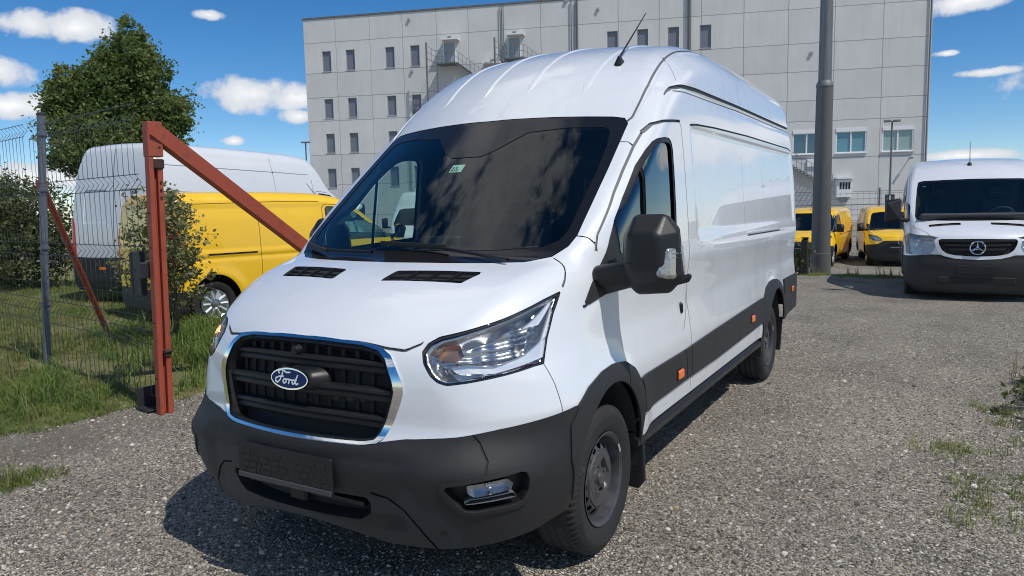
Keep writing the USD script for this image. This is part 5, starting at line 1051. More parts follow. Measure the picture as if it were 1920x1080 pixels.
def silver_star_van():
    prof = [(.84, .14), (.92, .22), (.955, .34), (.97, .5), (.965, .62), (.945, .70), (.94, .80), (.93, .92), (.90, 1.0), (.85, 1.06), (.75, 1.11), (.6, 1.17), (.45, 1.22), (.33, 1.26), (.27, 1.30), (.0, 1.50), (-.3, 1.735), (-.52, 1.90),
            (-.62, 1.965), (-.85, 2.10), (-1.15, 2.22), (-1.5, 2.29), (-2.2, 2.33), (-3.5, 2.34), (-4.6, 2.33), (-4.75, 2.28), (-4.83, 2.1), (-4.88, 1.5), (-4.9, .8), (-4.9, .3), (-4.85, .22), (-4.5, .2), (-3, .2), (0, .2), (.5, .2)]
    B = Body(prof, [.2, .6, .95, 1.3, 2.0, 2.4], [.20, .18, .22, .16, .12, .14], [.15, .4, .7, 1.0, 1.3, 1.7, 2.0, 2.2, 2.5], [.95, .98, .99, .99, .985, .955, .925, .90, .85], no_taper, lambda x, z: np.interp(z, [1., 2.], [.02, .05]),
             lambda x, z: np.where(x > -2.5, np.interp(z, [.3, .9, 1.2, 1.4, 1.9, 2.2], [.28, .28, .18, .09, .09, .12]), np.interp(z, [.3, 2., 2.3], [.08, .08, .16])), h=.028)
    S = B.mesh(); T = thing('silver_star_van', 'white van with three-pointed star on its grille, cut off by the right edge', 'van')
    P = lambda n, sh, m, **k: part(T, n, sh, m, **k)
    S = S.outside(ell(0, .34, .40, .44)); S = S.outside(ell(-3.66, .34, .40, .44)); yz = lambda v: v[:, [1, 2]]; fr = lambda v, q, x0=.1: np.maximum(poly_sd(yz(v), q), x0 - v[:, 0])
    WSs = mirror_poly([(0, 1.925), (.4, 1.92), (.72, 1.912), (.785, 1.89), (.80, 1.8), (.82, 1.55), (.83, 1.32), (.815, 1.27), (.75, 1.258), (.4, 1.25), (0, 1.248)])
    ws, S = S.split(lambda v: np.maximum.reduce([poly_sd(yz(v), WSs), -1 - v[:, 0], v[:, 0] - .5])); cl, ed = ws.split(lambda v: poly_sd(yz(v), np.array(Polygon(WSs).buffer(-.03).exterior.coords)[:-1])); w = P('windscreen', cl, M['glass']); part(w, 'black_border', ed.offset(-.002), M['frit'])
    part(w, 'wiper', bar(B.project(np.array([[.25, .55, 1.30]]), 8)[0] + [.02, 0, .015], B.project(np.array([[.26, -.1, 1.31]]), 8)[0] + [.02, 0, .02],   .008, .012), M['dark'])
    SW = [(.12, 1.24), (-.02, 1.38), (-.35, 1.66), (-.55, 1.80), (-.70, 1.86), (-1.0, 1.87), (-1.05, 1.82), (-1.05, 1.30), (-1.0, 1.25)]
    win, S = S.split(on_side(SW))
    for sg in (1, -1): P('door_window', win.side(sg).offset(-.01), M['sideglass'])
    GRs = mirror_poly([(0, 1.005), (.50, 1.0), (.57, .98), (.56, .91), (.52, .80), (.44, .725), (.3, .69), (0, .67)]); GI = mirror_poly([(0, .985), (.48, .98), (.515, .965), (.505, .90), (.465, .815), (.395, .762), (.28, .737), (0, .72)])
    g, S = S.split(lambda v: fr(v, GRs, .5)); ring, gi = g.split(lambda v: -poly_sd(yz(v), GI)); G = P('grille', gi.offset(-.05), M['dark']); part(G, 'grille_frame', ring.offset(.012), M['white'])
    for z in (.95, .885, .82): part(G, 'grille_bar', sweep_bar(np.array([(.925 - .26 * y * y, y, z + .02 * abs(y)) for y in np.linspace(-.45 - (z - .9), .45 + (z - .9), 15)]), .03, .034), M['black2'])
    t = np.linspace(0, 2 * math.pi, 40); cen = np.array([.965, 0, .855]); st = part(G, 'star_ring', tube([cen + [0, .098 * math.sin(a), .098 * math.cos(a)] for a in t], .011, 8), M['chrome'])
    for k in range(3):
        a = 2 * math.pi * k / 3; part(G, 'star_point', rod(cen + [.006, 0, 0], cen + [0, .092 * math.sin(a), .092 * math.cos(a)], .017, 4, .003), M['chrome'])
    HLs = [(.50, 1.0), (.62, 1.035), (.80, 1.045), (.93, 1.06), (.97, 1.0), (.95, .745), (.80, .73), (.62, .74), (.565, .83)]
    HL2 = mirror_poly([]) if False else HLs; hl, S = S.split(lambda v: np.maximum.reduce([poly_sd(np.abs(yz(v)), HL2), .15 - v[:, 0]]))
    for sg in (1, -1):
        h = hl.side(sg); H = P('headlight', h, M['lens']); part(H, 'reflector', crease_to(h, -.05), M['alu']); q = h.V[np.argmin(np.abs(np.abs(h.V[:, 1]) - .76) + np.abs(h.V[:, 2] - .92))]; part(H, 'lamp_bowl', dish(q - [.04, 0, 0], np.array([1, sg * .25, 0]), .075), M['chrome'])
        q2 = h.V[np.argmin(np.abs(np.abs(h.V[:, 1]) - .62) + np.abs(h.V[:, 2] - .90))]; part(H, 'lamp_bowl', dish(q2 - [.04, 0, 0], np.array([1, sg * .2, 0]), .055), M['chrome'])
    bz = lambda v: v[:, 2] - np.interp(np.abs(v[:, 1]), [0, .3, .5, .62, .95, 1.0], [.668, .685, .745, .745, .71, .71])
    bm, S = S.split(lambda v: np.maximum(bz(v), .40 - v[:, 0])); Bm = P('bumper', bm.offset(.006), M['black'])
    part(Bm, 'number_plate_holder', box((.985, 0, .52), (.014, .53, .13), bevel=.004), M['black2']); part(Bm, 'lower_intake', box((.955, 0, .36), (.03, 1.0, .10), bevel=.01), M['dark'])
    sc, S = S.split(lambda v: np.maximum(v[:, 2] - .62, v[:, 0] - .41)); P('side_cladding', sc.offset(.004), M['black'])
    for sg in (1, -1):
        vq = [(.53, .20), (.53, .64), (.43, .64), (.43, .20)]; v3, S = S.split(lambda v: np.maximum.reduce([poly_sd(np.stack([v[:, 0], sg * v[:, 1]], 1), vq), 1.1 - v[:, 2]])); P('bonnet_vent', v3.offset(-.02), M['dark'])
    for l in ([(.93, 0), (.90, .5), (.80, .62), (.45, .84), (.30, .86)],): S = S.trace(l, lambda v: np.stack([v[:, 0], np.abs(v[:, 1])], 1), lambda v: v[:, 2] > .95); gp, S = S.split(lambda v: np.where(v[:, 2] > .95, line_d(np.stack([v[:, 0], np.abs(v[:, 1])], 1), l, .007), 1.)); P('panel_gap', gp.offset(-.006), M['seam'])
    roof, S = S.split(lambda v: np.maximum(1.9 - v[:, 2], np.abs(v[:, 1]) - .78)); P('roof', roof, M['white']); hd, S = S.split(lambda v: np.maximum.reduce([1.0 - v[:, 2], .2 - v[:, 0], np.abs(v[:, 1]) - .86])); P('bonnet', hd, M['white'])
    for sg in (1, -1):
        for s_ in pieces(S.side(sg)): P('body_side', s_, M['white'])
        mirror(T, .02, .98, 1.42, sg, .34, .22)
    wheels(T, (0, -3.66), .85, .34); cabin(T, .25, -.95, .85, .95); P('underbody', box((-2.2, 0, .36), (4.9, 1.3, .2)), M['dark']); P('inner_arch', box((0, 0, .6), (.85, 1.2, .5)), M['dark'])
    a0 = B.project(np.array([[-1.0, .0, 2.16]]), 10)[0]; ap = P('aerial', hullof([tuple(a0) + (.035,), tuple(a0 + [-.06, 0, .02]) + (.035,)], .03, 1), M['black2']); part(ap, 'mast', rod(a0, a0 + [-.12, 0, .40], .006, 6, .004), M['black2'])
    for y, c in ((.70, 'sticker'),): pass
    s1 = B.project(np.array([[-.48, -.70, 1.87]]), 8)[0]; P('windscreen_sticker', box(tuple(s1 + [.0, 0, -.012]), (.05, .05, .004)), M['silver'])
    return T, B
q = place(1836, 11.15); gzz = float(gz(q[0], q[1])) - .03
SPR, SPRB = silver_star_van(); h = 3.; hv = np.array([math.cos(math.radians(h)), math.sin(math.radians(h))])
UsdGeom.Xformable(stage.GetPrimAtPath(SPR)).GetOrderedXformOps()[0].Set(Gf.Vec3d(float(q[0] - .95 * hv[0]), float(q[1] - .95 * hv[1]), gzz)); UsdGeom.Xformable(stage.GetPrimAtPath(SPR)).AddRotateZOp().Set(h)

def compact_van(name, label, stripes=False):
    """A small yellow delivery van: short nose, tall cargo body, black bumpers."""
    prof = [(.70, .16), (.78, .24), (.83, .36), (.84, .50), (.835, .62), (.82, .72), (.80, .80), (.76, .88), (.66, .96), (.45, 1.04), (.22, 1.10), (.10, 1.14), (-.15, 1.31), (-.45, 1.52), (-.66, 1.655), (-.80, 1.725), (-1.05, 1.79), (-1.5, 1.83), (-2.2, 1.845),
            (-3.2, 1.845), (-3.47, 1.835), (-3.59, 1.76), (-3.64, 1.5), (-3.67, 1.0), (-3.67, .5), (-3.65, .25), (-3.57, .2), (-2, .18), (0, .18), (.5, .16)]
    B = Body(prof, [.2, .6, .9, 1.15, 1.7, 1.9], [.24, .22, .28, .22, .16, .2], [.15, .4, .8, 1.1, 1.4, 1.6, 1.75, 1.9], [.85, .89, .905, .90, .87, .83, .79, .74], no_taper, lambda x, z: np.interp(z, [1., 1.7], [.02, .05]),
             lambda x, z: np.where(x > -1.9, np.interp(z, [.3, .8, 1.0, 1.2, 1.6, 1.8], [.28, .28, .18, .10, .10, .13]), np.interp(z, [.3, 1.6, 1.8], [.09, .09, .13])), h=.03, plan_from=(-2.0, -1.0),
             feature=lambda x, z: .02 * np.exp(-((np.hypot(x, z - .32) - .42) / .08) ** 2) * sstep(.3, .5, z) + .02 * np.exp(-((np.hypot(x + 3.1, z - .32) - .42) / .08) ** 2) * sstep(.3, .5, z) - .012 * sstep(1.0, 1.06, z) * sstep(1.66, 1.6, z) * sstep(-1.2, -1.3, x) * sstep(-3.57, -3.47, x) - .012 * np.exp(-((z - .93) / .03) ** 2) * sstep(-.6, -.9, x))
    S = B.mesh(); T = thing(name, label, 'van'); P = lambda n, sh, m, **k: part(T, n, sh, m, **k); yz = lambda v: v[:, [1, 2]]
    S = S.outside(ell(0, .31, .37, .41)); S = S.outside(ell(-3.1, .31, .37, .41))
    W = mirror_poly([(0, 1.66), (.4, 1.655), (.63, 1.63), (.69, 1.58), (.735, 1.4), (.775, 1.2), (.76, 1.15), (.6, 1.125), (0, 1.115)])
    ws, S = S.split(lambda v: np.maximum.reduce([poly_sd(yz(v), W), -.9 - v[:, 0], v[:, 0] - .3])); cl, ed = ws.split(lambda v: poly_sd(yz(v), np.array(Polygon(W).buffer(-.03).exterior.coords)[:-1])); w = P('windscreen', cl, M['glass']); part(w, 'black_border', ed.offset(-.002), M['frit'])
    SW = [(.08, 1.09), (-.15, 1.24), (-.45, 1.44), (-.66, 1.56), (-.80, 1.60), (-1.05, 1.61), (-1.09, 1.57), (-1.10, 1.12), (-1.06, 1.08)]
    win, S = S.split(on_side(SW))
    for sg in (1, -1): P('door_window', win.side(sg).offset(-.01), M['sideglass'])
    hl, S = S.split(lambda v: np.maximum(poly_sd(np.abs(yz(v)), [(.46, .80), (.50, .87), (.62, .94), (.78, .98), (.84, .97), (.83, .86), (.72, .80), (.58, .775)]), .1 - v[:, 0]))
    for sg in (1, -1): h = hl.side(sg); H = P('headlight', h, M['lens']); part(H, 'reflector', crease_to(h, -.045), M['alu']); q = h.V.mean(0); part(H, 'lamp_bowl', dish(q - [.035, 0, 0], np.array([1, sg * .3, 0]), .06), M['chrome'])
    tl, S = S.split(lambda v: np.maximum(poly_sd(np.abs(yz(v)), [(.80, .85), (.80, 1.35), (.98, 1.35), (.98, .85)]), v[:, 0] + 3.55))
    for sg in (1, -1): P('tail_light', tl.side(sg).offset(.006), M['red'])
    bm, S = S.split(lambda v: np.maximum(v[:, 2] - np.interp(np.abs(v[:, 1]), [0, .45, .6, .95], [.80, .79, .70, .66]), .36 - v[:, 0])); Bm = P('bumper', bm.offset(.006), M['black'])
    part(Bm, 'grille_slot', box((.835, 0, .735), (.02, .78, .05), bevel=.006), M['dark']); part(Bm, 'chrome_bar', box((.845, 0, .60), (.012, .52, .012), bevel=.003), M['alu']); part(Bm, 'number_plate_holder', box((.85, 0, .54), (.012, .52, .11), bevel=.003), M['black2'])
    t = np.linspace(0, 2 * math.pi, 28); bd = part(Bm, 'badge', tube([np.array([.845, .06 * math.sin(a), .755 + .06 * math.cos(a)]) for a in t], .007, 6), M['chrome']); part(bd, 'badge_flash', [bar((.848, -.055, .757), (.848, .004, .752), .006, .014), bar((.848, -.004, .758), (.848, .055, .753), .006, .014)], M['chrome'])
    rb, S = S.split(lambda v: np.maximum(v[:, 2] - .52, v[:, 0] + 3.35)); P('rear_bumper', rb.offset(.008), M['black'])
    sk, S = S.split(lambda v: np.maximum(v[:, 2] - .30, v[:, 0] - .36)); P('sill', sk, M['black'])
    gl = [([(-.45, 1.44), (-.66, 1.575), (-.80, 1.625), (-1.08, 1.64), (-1.14, 1.58), (-1.15, .75), (-1.10, .32)], .009), ([(.10, 1.07), (.05, .85), (-.25, .70), (-.38, .5), (-.38, .32)], .007), ([(-1.18, 1.68), (-2.05, 1.685), (-3.57, 1.66)], .009), ([(-2.40, 1.68), (-2.41, .32)], .007), ([(-2.47, .985), (-3.17, .985)], .026)]
    for l, _ in gl: S = S.trace(l, side2, lambda v: np.abs(v[:, 1]) > .5)
    gp, S = S.split(lambda v: np.where(np.abs(v[:, 1]) > .5, np.minimum.reduce([line_d(side2(v), l, wd) for l, wd in gl]), 1.))
    for sg in (1, -1): P('panel_gap', gp.side(sg).offset(-.008), M['dark'])
    hl_ = [(.74, 0), (.70, .4), (.50, .70), (.10, .80)]; S = S.trace(hl_, lambda v: np.stack([v[:, 0], np.abs(v[:, 1])], 1), lambda v: v[:, 2] > .8); gp, S = S.split(lambda v: np.where(v[:, 2] > .8, line_d(np.stack([v[:, 0], np.abs(v[:, 1])], 1), hl_, .007), 1.)); P('bonnet_gap', gp.offset(-.006), M['dark'])
    roof, S = S.split(lambda v: np.maximum(1.6 - v[:, 2], np.abs(v[:, 1]) - .68)); P('roof', roof, M['yellow']); hd, S = S.split(lambda v: np.maximum.reduce([.84 - v[:, 2], .0 - v[:, 0], np.abs(v[:, 1]) - .78])); P('bonnet', hd, M['yellow'])
    for sg in (1, -1):
        d, s = S.side(sg).split(lambda v: np.maximum.reduce([-1.15 - v[:, 0], v[:, 0] - .1])); P('front_door', d, M['yellow']); [P('body_side', s_, M['yellow']) for s_ in pieces(s)]; mirror(T, -.02, .88, 1.20, sg, .20, .18); P('door_handle', hullof([(-1.02, sg * .90, .98, .016), (-.90, sg * .90, .98, .016)], .016, 1), M['black2'])
    wheels(T, (0, -3.1), .76, .315, alloy=True); cabin(T, .10, -1.0, .76, .72); P('underbody', box((-1.5, 0, .3), (3.8, 1.2, .18)), M['dark'])
    for x in (0, -3.1): P('inner_arch', box((x, 0, .48), (.76, 1.15, .5)), M['dark'])
    P('aerial', rod((-.85, 0, 1.74), (-1.05, 0, 1.98), .006, 6, .004), M['black2'])
    return T
YEL = compact_van('yellow_van', 'yellow van seen side-on beside the white high-roof van on the left, behind the red brace')
def put(path, xy, h, z): xo = UsdGeom.Xformable(stage.GetPrimAtPath(path)); xo.GetOrderedXformOps()[0].Set(Gf.Vec3d(float(xy[0]), float(xy[1]), float(z))); xo.AddRotateZOp().Set(float(h))
hv = np.array([math.cos(math.radians(168)), math.sin(math.radians(168))]); rv = np.array([hv[1], -hv[0]])
put(YEL, np.array([-3.5, -6.2]) - rv * .86 + hv * 3.1, 168, .06)
def front_at(px, depth, h, fo, side=0.):
    """Front-axle point of a vehicle whose nose centre is seen at a bearing and distance."""
    q = place(px, depth); d = np.array([math.cos(math.radians(h)), math.sin(math.radians(h))]); return q - d * fo + np.array([d[1], -d[0]]) * side
a = front_at(1690, 22.3, 9., .84); copy_of(YEL, 'yellow_van', 'yellow van with round grille badge parked between the grey pole and the silver-starred van', loc=(*a, gz(a[0], a[1])), rz=9.)
a = front_at(1501, 22.8, -2., .84); copy_of(YEL, 'yellow_van', 'yellow van half hidden behind the tall grey pole', loc=(*a, gz(a[0], a[1])), rz=-2.)

def tall_van(name, label):
    prof = [(.80, .2), (.90, .3), (.93, .5), (.92, .7), (.88, .95), (.80, 1.08), (.6, 1.2), (.35, 1.32), (.2, 1.42), (-.1, 1.66), (-.4, 1.88), (-.6, 2.0), (-.72, 2.12), (-.90, 2.42), (-1.05, 2.60), (-1.3, 2.70), (-2.2, 2.74), (-3.5, 2.75), (-5.1, 2.75), (-5.30, 2.72), (-5.38, 2.62), (-5.45, 2.2), (-5.53, 1.4), (-5.54, .6), (-5.52, .35), (-5.4, .3), (-3, .3), (0, .3), (.5, .2)]
    B = Body(prof, [.3, .9, 1.3, 2., 2.6], [.25, .25, .2, .2, .25], [.3, .6, 1.0, 1.4, 1.9, 2.3, 2.55, 2.8], [.99, 1.02, 1.025, 1.02, .97, .90, .83, .76], no_taper, lambda x, z: np.interp(z, [1., 2.5], [.02, .05]), lambda x, z: np.where(x > -2.5, np.interp(z, [.4, 1.1, 1.4, 2., 2.5], [.3, .3, .1, .1, .16]), np.interp(z, [.3, 2.3, 2.6], [.07, .07, .12])), h=.036)
    S = B.mesh(); T = thing(name, label, 'van'); P = lambda n, sh, m, **k: part(T, n, sh, m, **k); yz = lambda v: v[:, [1, 2]]
    S = S.outside(ell(0, .35, .42, .46)); S = S.outside(ell(-4.03, .35, .42, .46))
    W = mirror_poly([(0, 2.05), (.5, 2.04), (.72, 2.0), (.80, 1.7), (.85, 1.45), (.80, 1.41), (0, 1.40)])
    ws, S = S.split(lambda v: np.maximum.reduce([poly_sd(yz(v), W), -1 - v[:, 0], v[:, 0] - .4])); P('windscreen', ws, M['frit'])
    win, S = S.split(on_side([(.1, 1.28), (-.3, 1.62), (-.65, 1.88), (-1.05, 1.92), (-1.1, 1.86), (-1.1, 1.30)]))
    for sg in (1, -1): P('door_window', win.side(sg).offset(-.01), M['frit'])
    tl, S = S.split(lambda v: np.maximum(poly_sd(np.abs(yz(v)), [(.91, .84), (.91, 1.38), (.95, 1.52), (1.2, 1.52), (1.2, .84)]), v[:, 0] + 5.36))
    for sg in (1, -1): P('tail_light', tl.side(sg).offset(.012), M['red'])
    bm, S = S.split(lambda v: np.maximum(v[:, 2] - .84, v[:, 0] + 5.20)); Bm = P('rear_bumper', bm.offset(.03), M['black']); part(Bm, 'orange_reflector', box((-5.575, .28, .66), (.012, .14, .05)), M['orange'])
    bf, S = S.split(lambda v: np.maximum(v[:, 2] - .80, .45 - v[:, 0])); P('bumper', bf.offset(.006), M['black'])
    sk, S = S.split(lambda v: np.maximum(v[:, 2] - .66, v[:, 0] - .5)); P('side_cladding', sk.offset(.008), M['black'])
    gl = [([(-1.3, 2.30), (-5.3, 2.36)], .010), ([(-1.45, 1.86), (-5.35, 1.92)], .012), ([(-1.22, 2.2), (-1.22, .7)], .010), ([(-2.6, 2.6), (-2.6, .7)], .008), ([(-.75, 1.93), (-1.1, 1.96), (-1.18, 1.9)], .009)]
    for l, _ in gl: S = S.trace(l, side2, lambda v: np.abs(v[:, 1]) > .6)
    gp, S = S.split(lambda v: np.where(np.abs(v[:, 1]) > .6, np.minimum.reduce([line_d(side2(v), l, wd) for l, wd in gl]), 1.))
    for sg in (1, -1): P('panel_gap', gp.side(sg).offset(-.008), M['seam'])
    back, S = S.split(lambda v: np.maximum(v[:, 0] + 5.32, v[:, 2] - 2.66)); back = back.insert(lambda v: v[:, 1]); gp, back = back.split(lambda v: np.abs(v[:, 1]) - .007); P('door_gap', gp.offset(-.01), M['dark'])
    rp, back = back.split(lambda v: poly_sd(np.abs(yz(v)), [(.16, 1.42), (.72, 1.42), (.68, 1.98), (.16, 1.98)])); 
    for sg in (1, -1): P('rear_door', back.side(sg), M['white']); P('rear_door_panel', rp.side(sg).offset(-.012), M['white']); P('door_hinge', box((-5.5, sg * .96, 1.0), (.05, .05, .1), bevel=.01), M['white']); mirror(T, 0., 1.0, 1.5, sg, .34, .2)
    roof, S = S.split(lambda v: np.maximum(2.5 - v[:, 2], np.abs(v[:, 1]) - .72)); P('roof', roof, M['white']); hd, S = S.split(lambda v: np.maximum(.9 - v[:, 2], .2 - v[:, 0])); P('bonnet', hd, M['white'])
    for sg in (1, -1):
        for s_ in pieces(S.side(sg)): P('body_side', s_, M['white'])
    P('grille', box((.90, 0, .88), (.03, .7, .14), bevel=.01), M['black2']); wheels(T, (0, -4.03), .88, .345); P('underbody', box((-2.2, 0, .42), (5.2, 1.4, .2)), M['dark'])
    P('roof_lamp_bar', box((-2.9, .2, 2.78), (.1, .18, .04), bevel=.01), M['black2'])
    return T
TV = tall_van('tall_white_van', 'white high-roof van with red tail lights, seen from behind through the wire fence')
hv = np.array([math.cos(math.radians(188)), math.sin(math.radians(188))]); rv = np.array([hv[1], -hv[0]])
put(TV, np.array([-4.45, -8.65]) - rv * 1.02 + hv * 5.5, 188, .05)
a = front_at(775, 27., 28., .9); copy_of(TV, 'tall_white_van', 'white high-roof van facing us far off, seen through the cab of the foreground van', loc=(*a, gz(a[0], a[1])), rz=28.)
# ------------------------------------------------------------------ the industrial building
PHI, DIST = .32464969, 70.
bn = np.array([math.cos(PHI), math.sin(PHI), 0]); bt = np.array([-math.sin(PHI), math.cos(PHI), 0])
KS = DIST / 60.
CAMS = float(CAM @ bt)
def S_(s): return CAMS + (s - CAMS) * KS                # facade coordinates measured at 60 m, brought to the real distance
def Z_(z): return CAM[2] + (z - CAM[2]) * KS
FO = CAM - bn * DIST                                       # foot of the camera on the facade; s = coordinate along bt
def fpos(s, out, z): return FO + bt * (s - CAMS) + bn * out + np.array([0, 0, z - CAM[2]])
def fbox(s0, s1, z0, z1, o0, o1):
    """A box on the facade between s0..s1, z0..z1, standing out from o0 to o1."""
    V = np.array([fpos(s, o, z) for s in (s0, s1) for o in (o0, o1) for z in (z0, z1)]); m = trimesh.Trimesh(V, trimesh.creation.box((1, 1, 1)).faces, process=False)
    m = trimesh.Trimesh(V, [[0, 1, 3], [0, 3, 2], [4, 6, 7], [4, 7, 5], [0, 4, 5], [0, 5, 1], [2, 3, 7], [2, 7, 6], [0, 2, 6], [0, 6, 4], [1, 5, 7], [1, 7, 3]], process=False); m.fix_normals(); return m
def frod(s0, o0, z0, s1, o1, z1, r, n=6): return rod(fpos(s0, o0, z0), fpos(s1, o1, z1), r, n)
def concrete(name, c, seed):
    return material(name, {'g': ('geometry', {}), 'm': ('mapping', dict(location=(seed * 3.1, seed * 7.7, 0))), 'n': ('noise_texture', dict(scale=.35, detail=6., roughness=.6)), 'st': ('mapping', dict(scale=(1.6, 1.6, .10))), 'n2': ('noise_texture', dict(scale=1.1, detail=5., roughness=.65)),
        'r': ('rgb_ramp', dict(ramp=[(.3, tuple(x * .93 for x in c)), (.7, tuple(x * 1.05 for x in c))])), 'r2': ('rgb_ramp', dict(ramp=[(.3, (.965, .965, .97)), (.6, (1.02, 1.02, 1.015))])), 'x': ('mix', dict(mix_type='multiply', fac=1.)), 'fn': ('noise_texture', dict(scale=14., detail=4.)), 'b': ('bump', dict(strength=.15, distance=.02)), 'p': ('principled_bsdf', dict(roughness=.92, specular_ior_level=.2))},
        [('g.position', 'm.vector'), ('m.vector', 'n.vector'), ('m.vector', 'st.vector'), ('st.vector', 'n2.vector'), ('n.fac', 'r.fac'), ('n2.fac', 'r2.fac'), ('r.color', 'x.color1'), ('r2.color', 'x.color2'), ('x.color', 'p.base_color'), ('g.position', 'fn.vector'), ('fn.fac', 'b.height'), ('b.normal', 'p.normal')], 'p.BSDF')
CON = [concrete(f'pale_concrete_panel_{w}', c, k) for k, (w, c) in enumerate((('a', (.57, .572, .565)), ('b', (.585, .583, .574)), ('c', (.555, .558, .552))))]
M['frame'] = simple('white_window_frame', (.70, .71, .72), .4); M['wframe'] = simple('grey_window_frame', (.30, .31, .33), .5); M['coping'] = simple('dark_coping', (.12, .125, .13), .5); M['steelwork'] = simple('galvanised_steelwork', (.13, .14, .15), .5, vary=.2)
M['joint'] = simple('grey_joint', (.20, .205, .21), .9); M['shutter'] = simple('blue_grey_blind', (.155, .165, .20), .35, vary=.06, scale=1.5, coat=.15); M['doorpaint'] = simple('grey_door', (.30, .325, .36), .5)
M['bpane'] = material('window_glass', {'p': ('principled_bsdf', dict(base_color=(.012, .03, .04), roughness=.03, specular_ior_level=.9)), 'g': ('glossy_bsdf', dict(color=(.9, .95, 1), roughness=.02)), 'f': ('fresnel', dict(IOR=1.9)), 'm': ('mix_closure', {})}, [('f.fac', 'm.fac'), ('p.BSDF', 'm.closure1'), ('g.BSDF', 'm.closure2')], 'm.closure')
M['bpane2'] = simple('teal_blind_behind_glass', (.10, .24, .29), .12, coat=1.); M['bpane3'] = simple('pale_blind_behind_glass', (.24, .33, .31), .12, coat=1.)
def building():
    T = thing('concrete_building', 'large grey five-storey building of concrete panels with narrow dark windows', 'building')
    cols = [-28.75, -25.85, -22.8, -19.92, -17.0, -14.3, -11.5, -8.35, -5.65, -2.25, .88, 4.03, 7.15, 10.35, 13.6, 16.92, 20.2]
    rowsL = [18.05, 17.6, 15.64, 13.13, 11.1, 9.12, 6.28, 3.7, 1.1]; rowsR = [18.05, 17.6, 15.64, 13.13, 11.08, 8.95, 7.42, 4.68, 2.1, 1.1]
    zb = -.5
    holes = []
    def hole(s0, s1, z0, z1): holes.append((S_(s0), S_(s1), Z_(z0), Z_(z1)))
    wins = []
    for s in (-27.15, -25.0, -21.48, -19.3, -16.0 - .2): 
        for z0, z1 in ((13.24, 14.92), (9.34, 10.96), (6.42, 8.05), (3.45, 5.1)):
            if s > -17 and z1 > 12: continue
            if -22 < s < -21 and z1 < 5.5: pass
            wins.append((s, s + .8, z0, z1))
    for s in (-3.12, -.80, 1.54, 3.93): wins.append((s, s + .84, 13.24, 14.97))
    for s in (6.3, 8.6): pass
    big = [(10.82, 12.80, 4.98, 6.78, 'bpane'), (13.88, 16.0, 4.98, 6.80, 'bpane2'), (17.1, 19.22, 4.98, 6.80, 'bpane3')]
    for w in wins: hole(*w)
    for w in big: hole(*w[:4])
    HB = [sbox(a, c, b, d) for a, b, c, d in holes]
    k = 0
    for i in range(len(cols) - 1):
        rows = rowsL if cols[i] < 7 else rowsR
        zz = [Z_(r) for r in rows[1:]] + [zb]
        for z1, z0 in zip(zz[:-1], zz[1:]):
            p = sbox(S_(cols[i]) + .016, z0 + .016, S_(cols[i + 1]) - .016, z1 - .016)
            for hb in HB:
                if p.intersects(hb): p = p.difference(hb)
            m = plate(p, .16, [bt, np.array([0, 0, 1.]), bn, FO - bt * CAMS - np.array([0, 0, CAM[2]])])
            part(T, 'wall_panel', m, CON[(k * 7 + i) % 3], smooth=False); k += 1
    e = .02
    L, R = S_(cols[0]), S_(cols[-1]); H = Z_(17.6)
    walls = [fbox(L + .05, R - .05, zb, H, -.10, -.02)]
    core = sbox(L + .05, zb, R - .05, H)
    for hb in HB: core = core.difference(hb)
    part(T, 'core_wall', plate(core, .08, [bt, np.array([0, 0, 1.]), bn, FO - bt * CAMS - np.array([0, 0, CAM[2]]) - bn * .10]), M['joint'], smooth=False)
    part(T, 'end_wall', fbox(L, L + .25, zb, H, -24, -.12), CON[0], smooth=False); part(T, 'end_wall', fbox(R - .25, R, zb, H, -24, -.12), CON[1], smooth=False); part(T, 'rear_wall', fbox(L, R, zb, H, -24.3, -24.02), CON[2], smooth=False)
    part(T, 'flat_roof', fbox(L + .26, R - .26, H - .5, H - .3, -24, -.12), M['coping'], smooth=False); part(T, 'coping', fbox(L - .05, R + .05, H + .002, H + .16, -.3, .22), M['coping'], smooth=False)
    for s0, s1, z0, z1 in wins:
        a, b, c, d = S_(s0), S_(s1), Z_(z0), Z_(z1); W = part(T, 'window', fbox(a + .05, b - .05, c + .05, d - .05, -.02, .01), M['shutter'], smooth=False)
        part(W, 'window_frame', plate(sbox(a, c, b, d).difference(sbox(a + .05, c + .05, b - .05, d - .05)), .16, [bt, np.array([0, 0, 1.]), bn, FO - bt * CAMS - np.array([0, 0, CAM[2]]) - bn * .04]), M['wframe'], smooth=False); part(W, 'sill', fbox(a - .04, b + .04, c - .05, c - .003, .02, .20), M['wframe'], smooth=False)
    for s0, s1, z0, z1, pm in big:
        a, b, c, d = S_(s0), S_(s1), Z_(z0), Z_(z1); d2 = d - .30; mid = (a + b) / 2
        W = part(T, 'wide_window', plate(sbox(a, c, b, d2).difference(sbox(a + .09, c + .10, mid - .06, d2 - .05)).difference(sbox(mid + .06, c + .10, b - .09, d2 - .05)), .14, [bt, np.array([0, 0, 1.]), bn, FO - bt * CAMS - np.array([0, 0, CAM[2]]) - bn * .01]), M['frame'], smooth=False)
        for p0, p1 in ((a + .09, mid - .06), (mid + .06, b - .09)): part(W, 'pane', fbox(p0, p1, c + .10, d2 - .05, .0, .03), M[pm], smooth=False)
        part(W, 'blind_box', fbox(a, b, d2 + .003, d, 0, .22), M['frame'], smooth=False); part(W, 'sill', fbox(a - .08, b + .08, c - .06, c - .003, .05, .30), M['frame'], smooth=False)
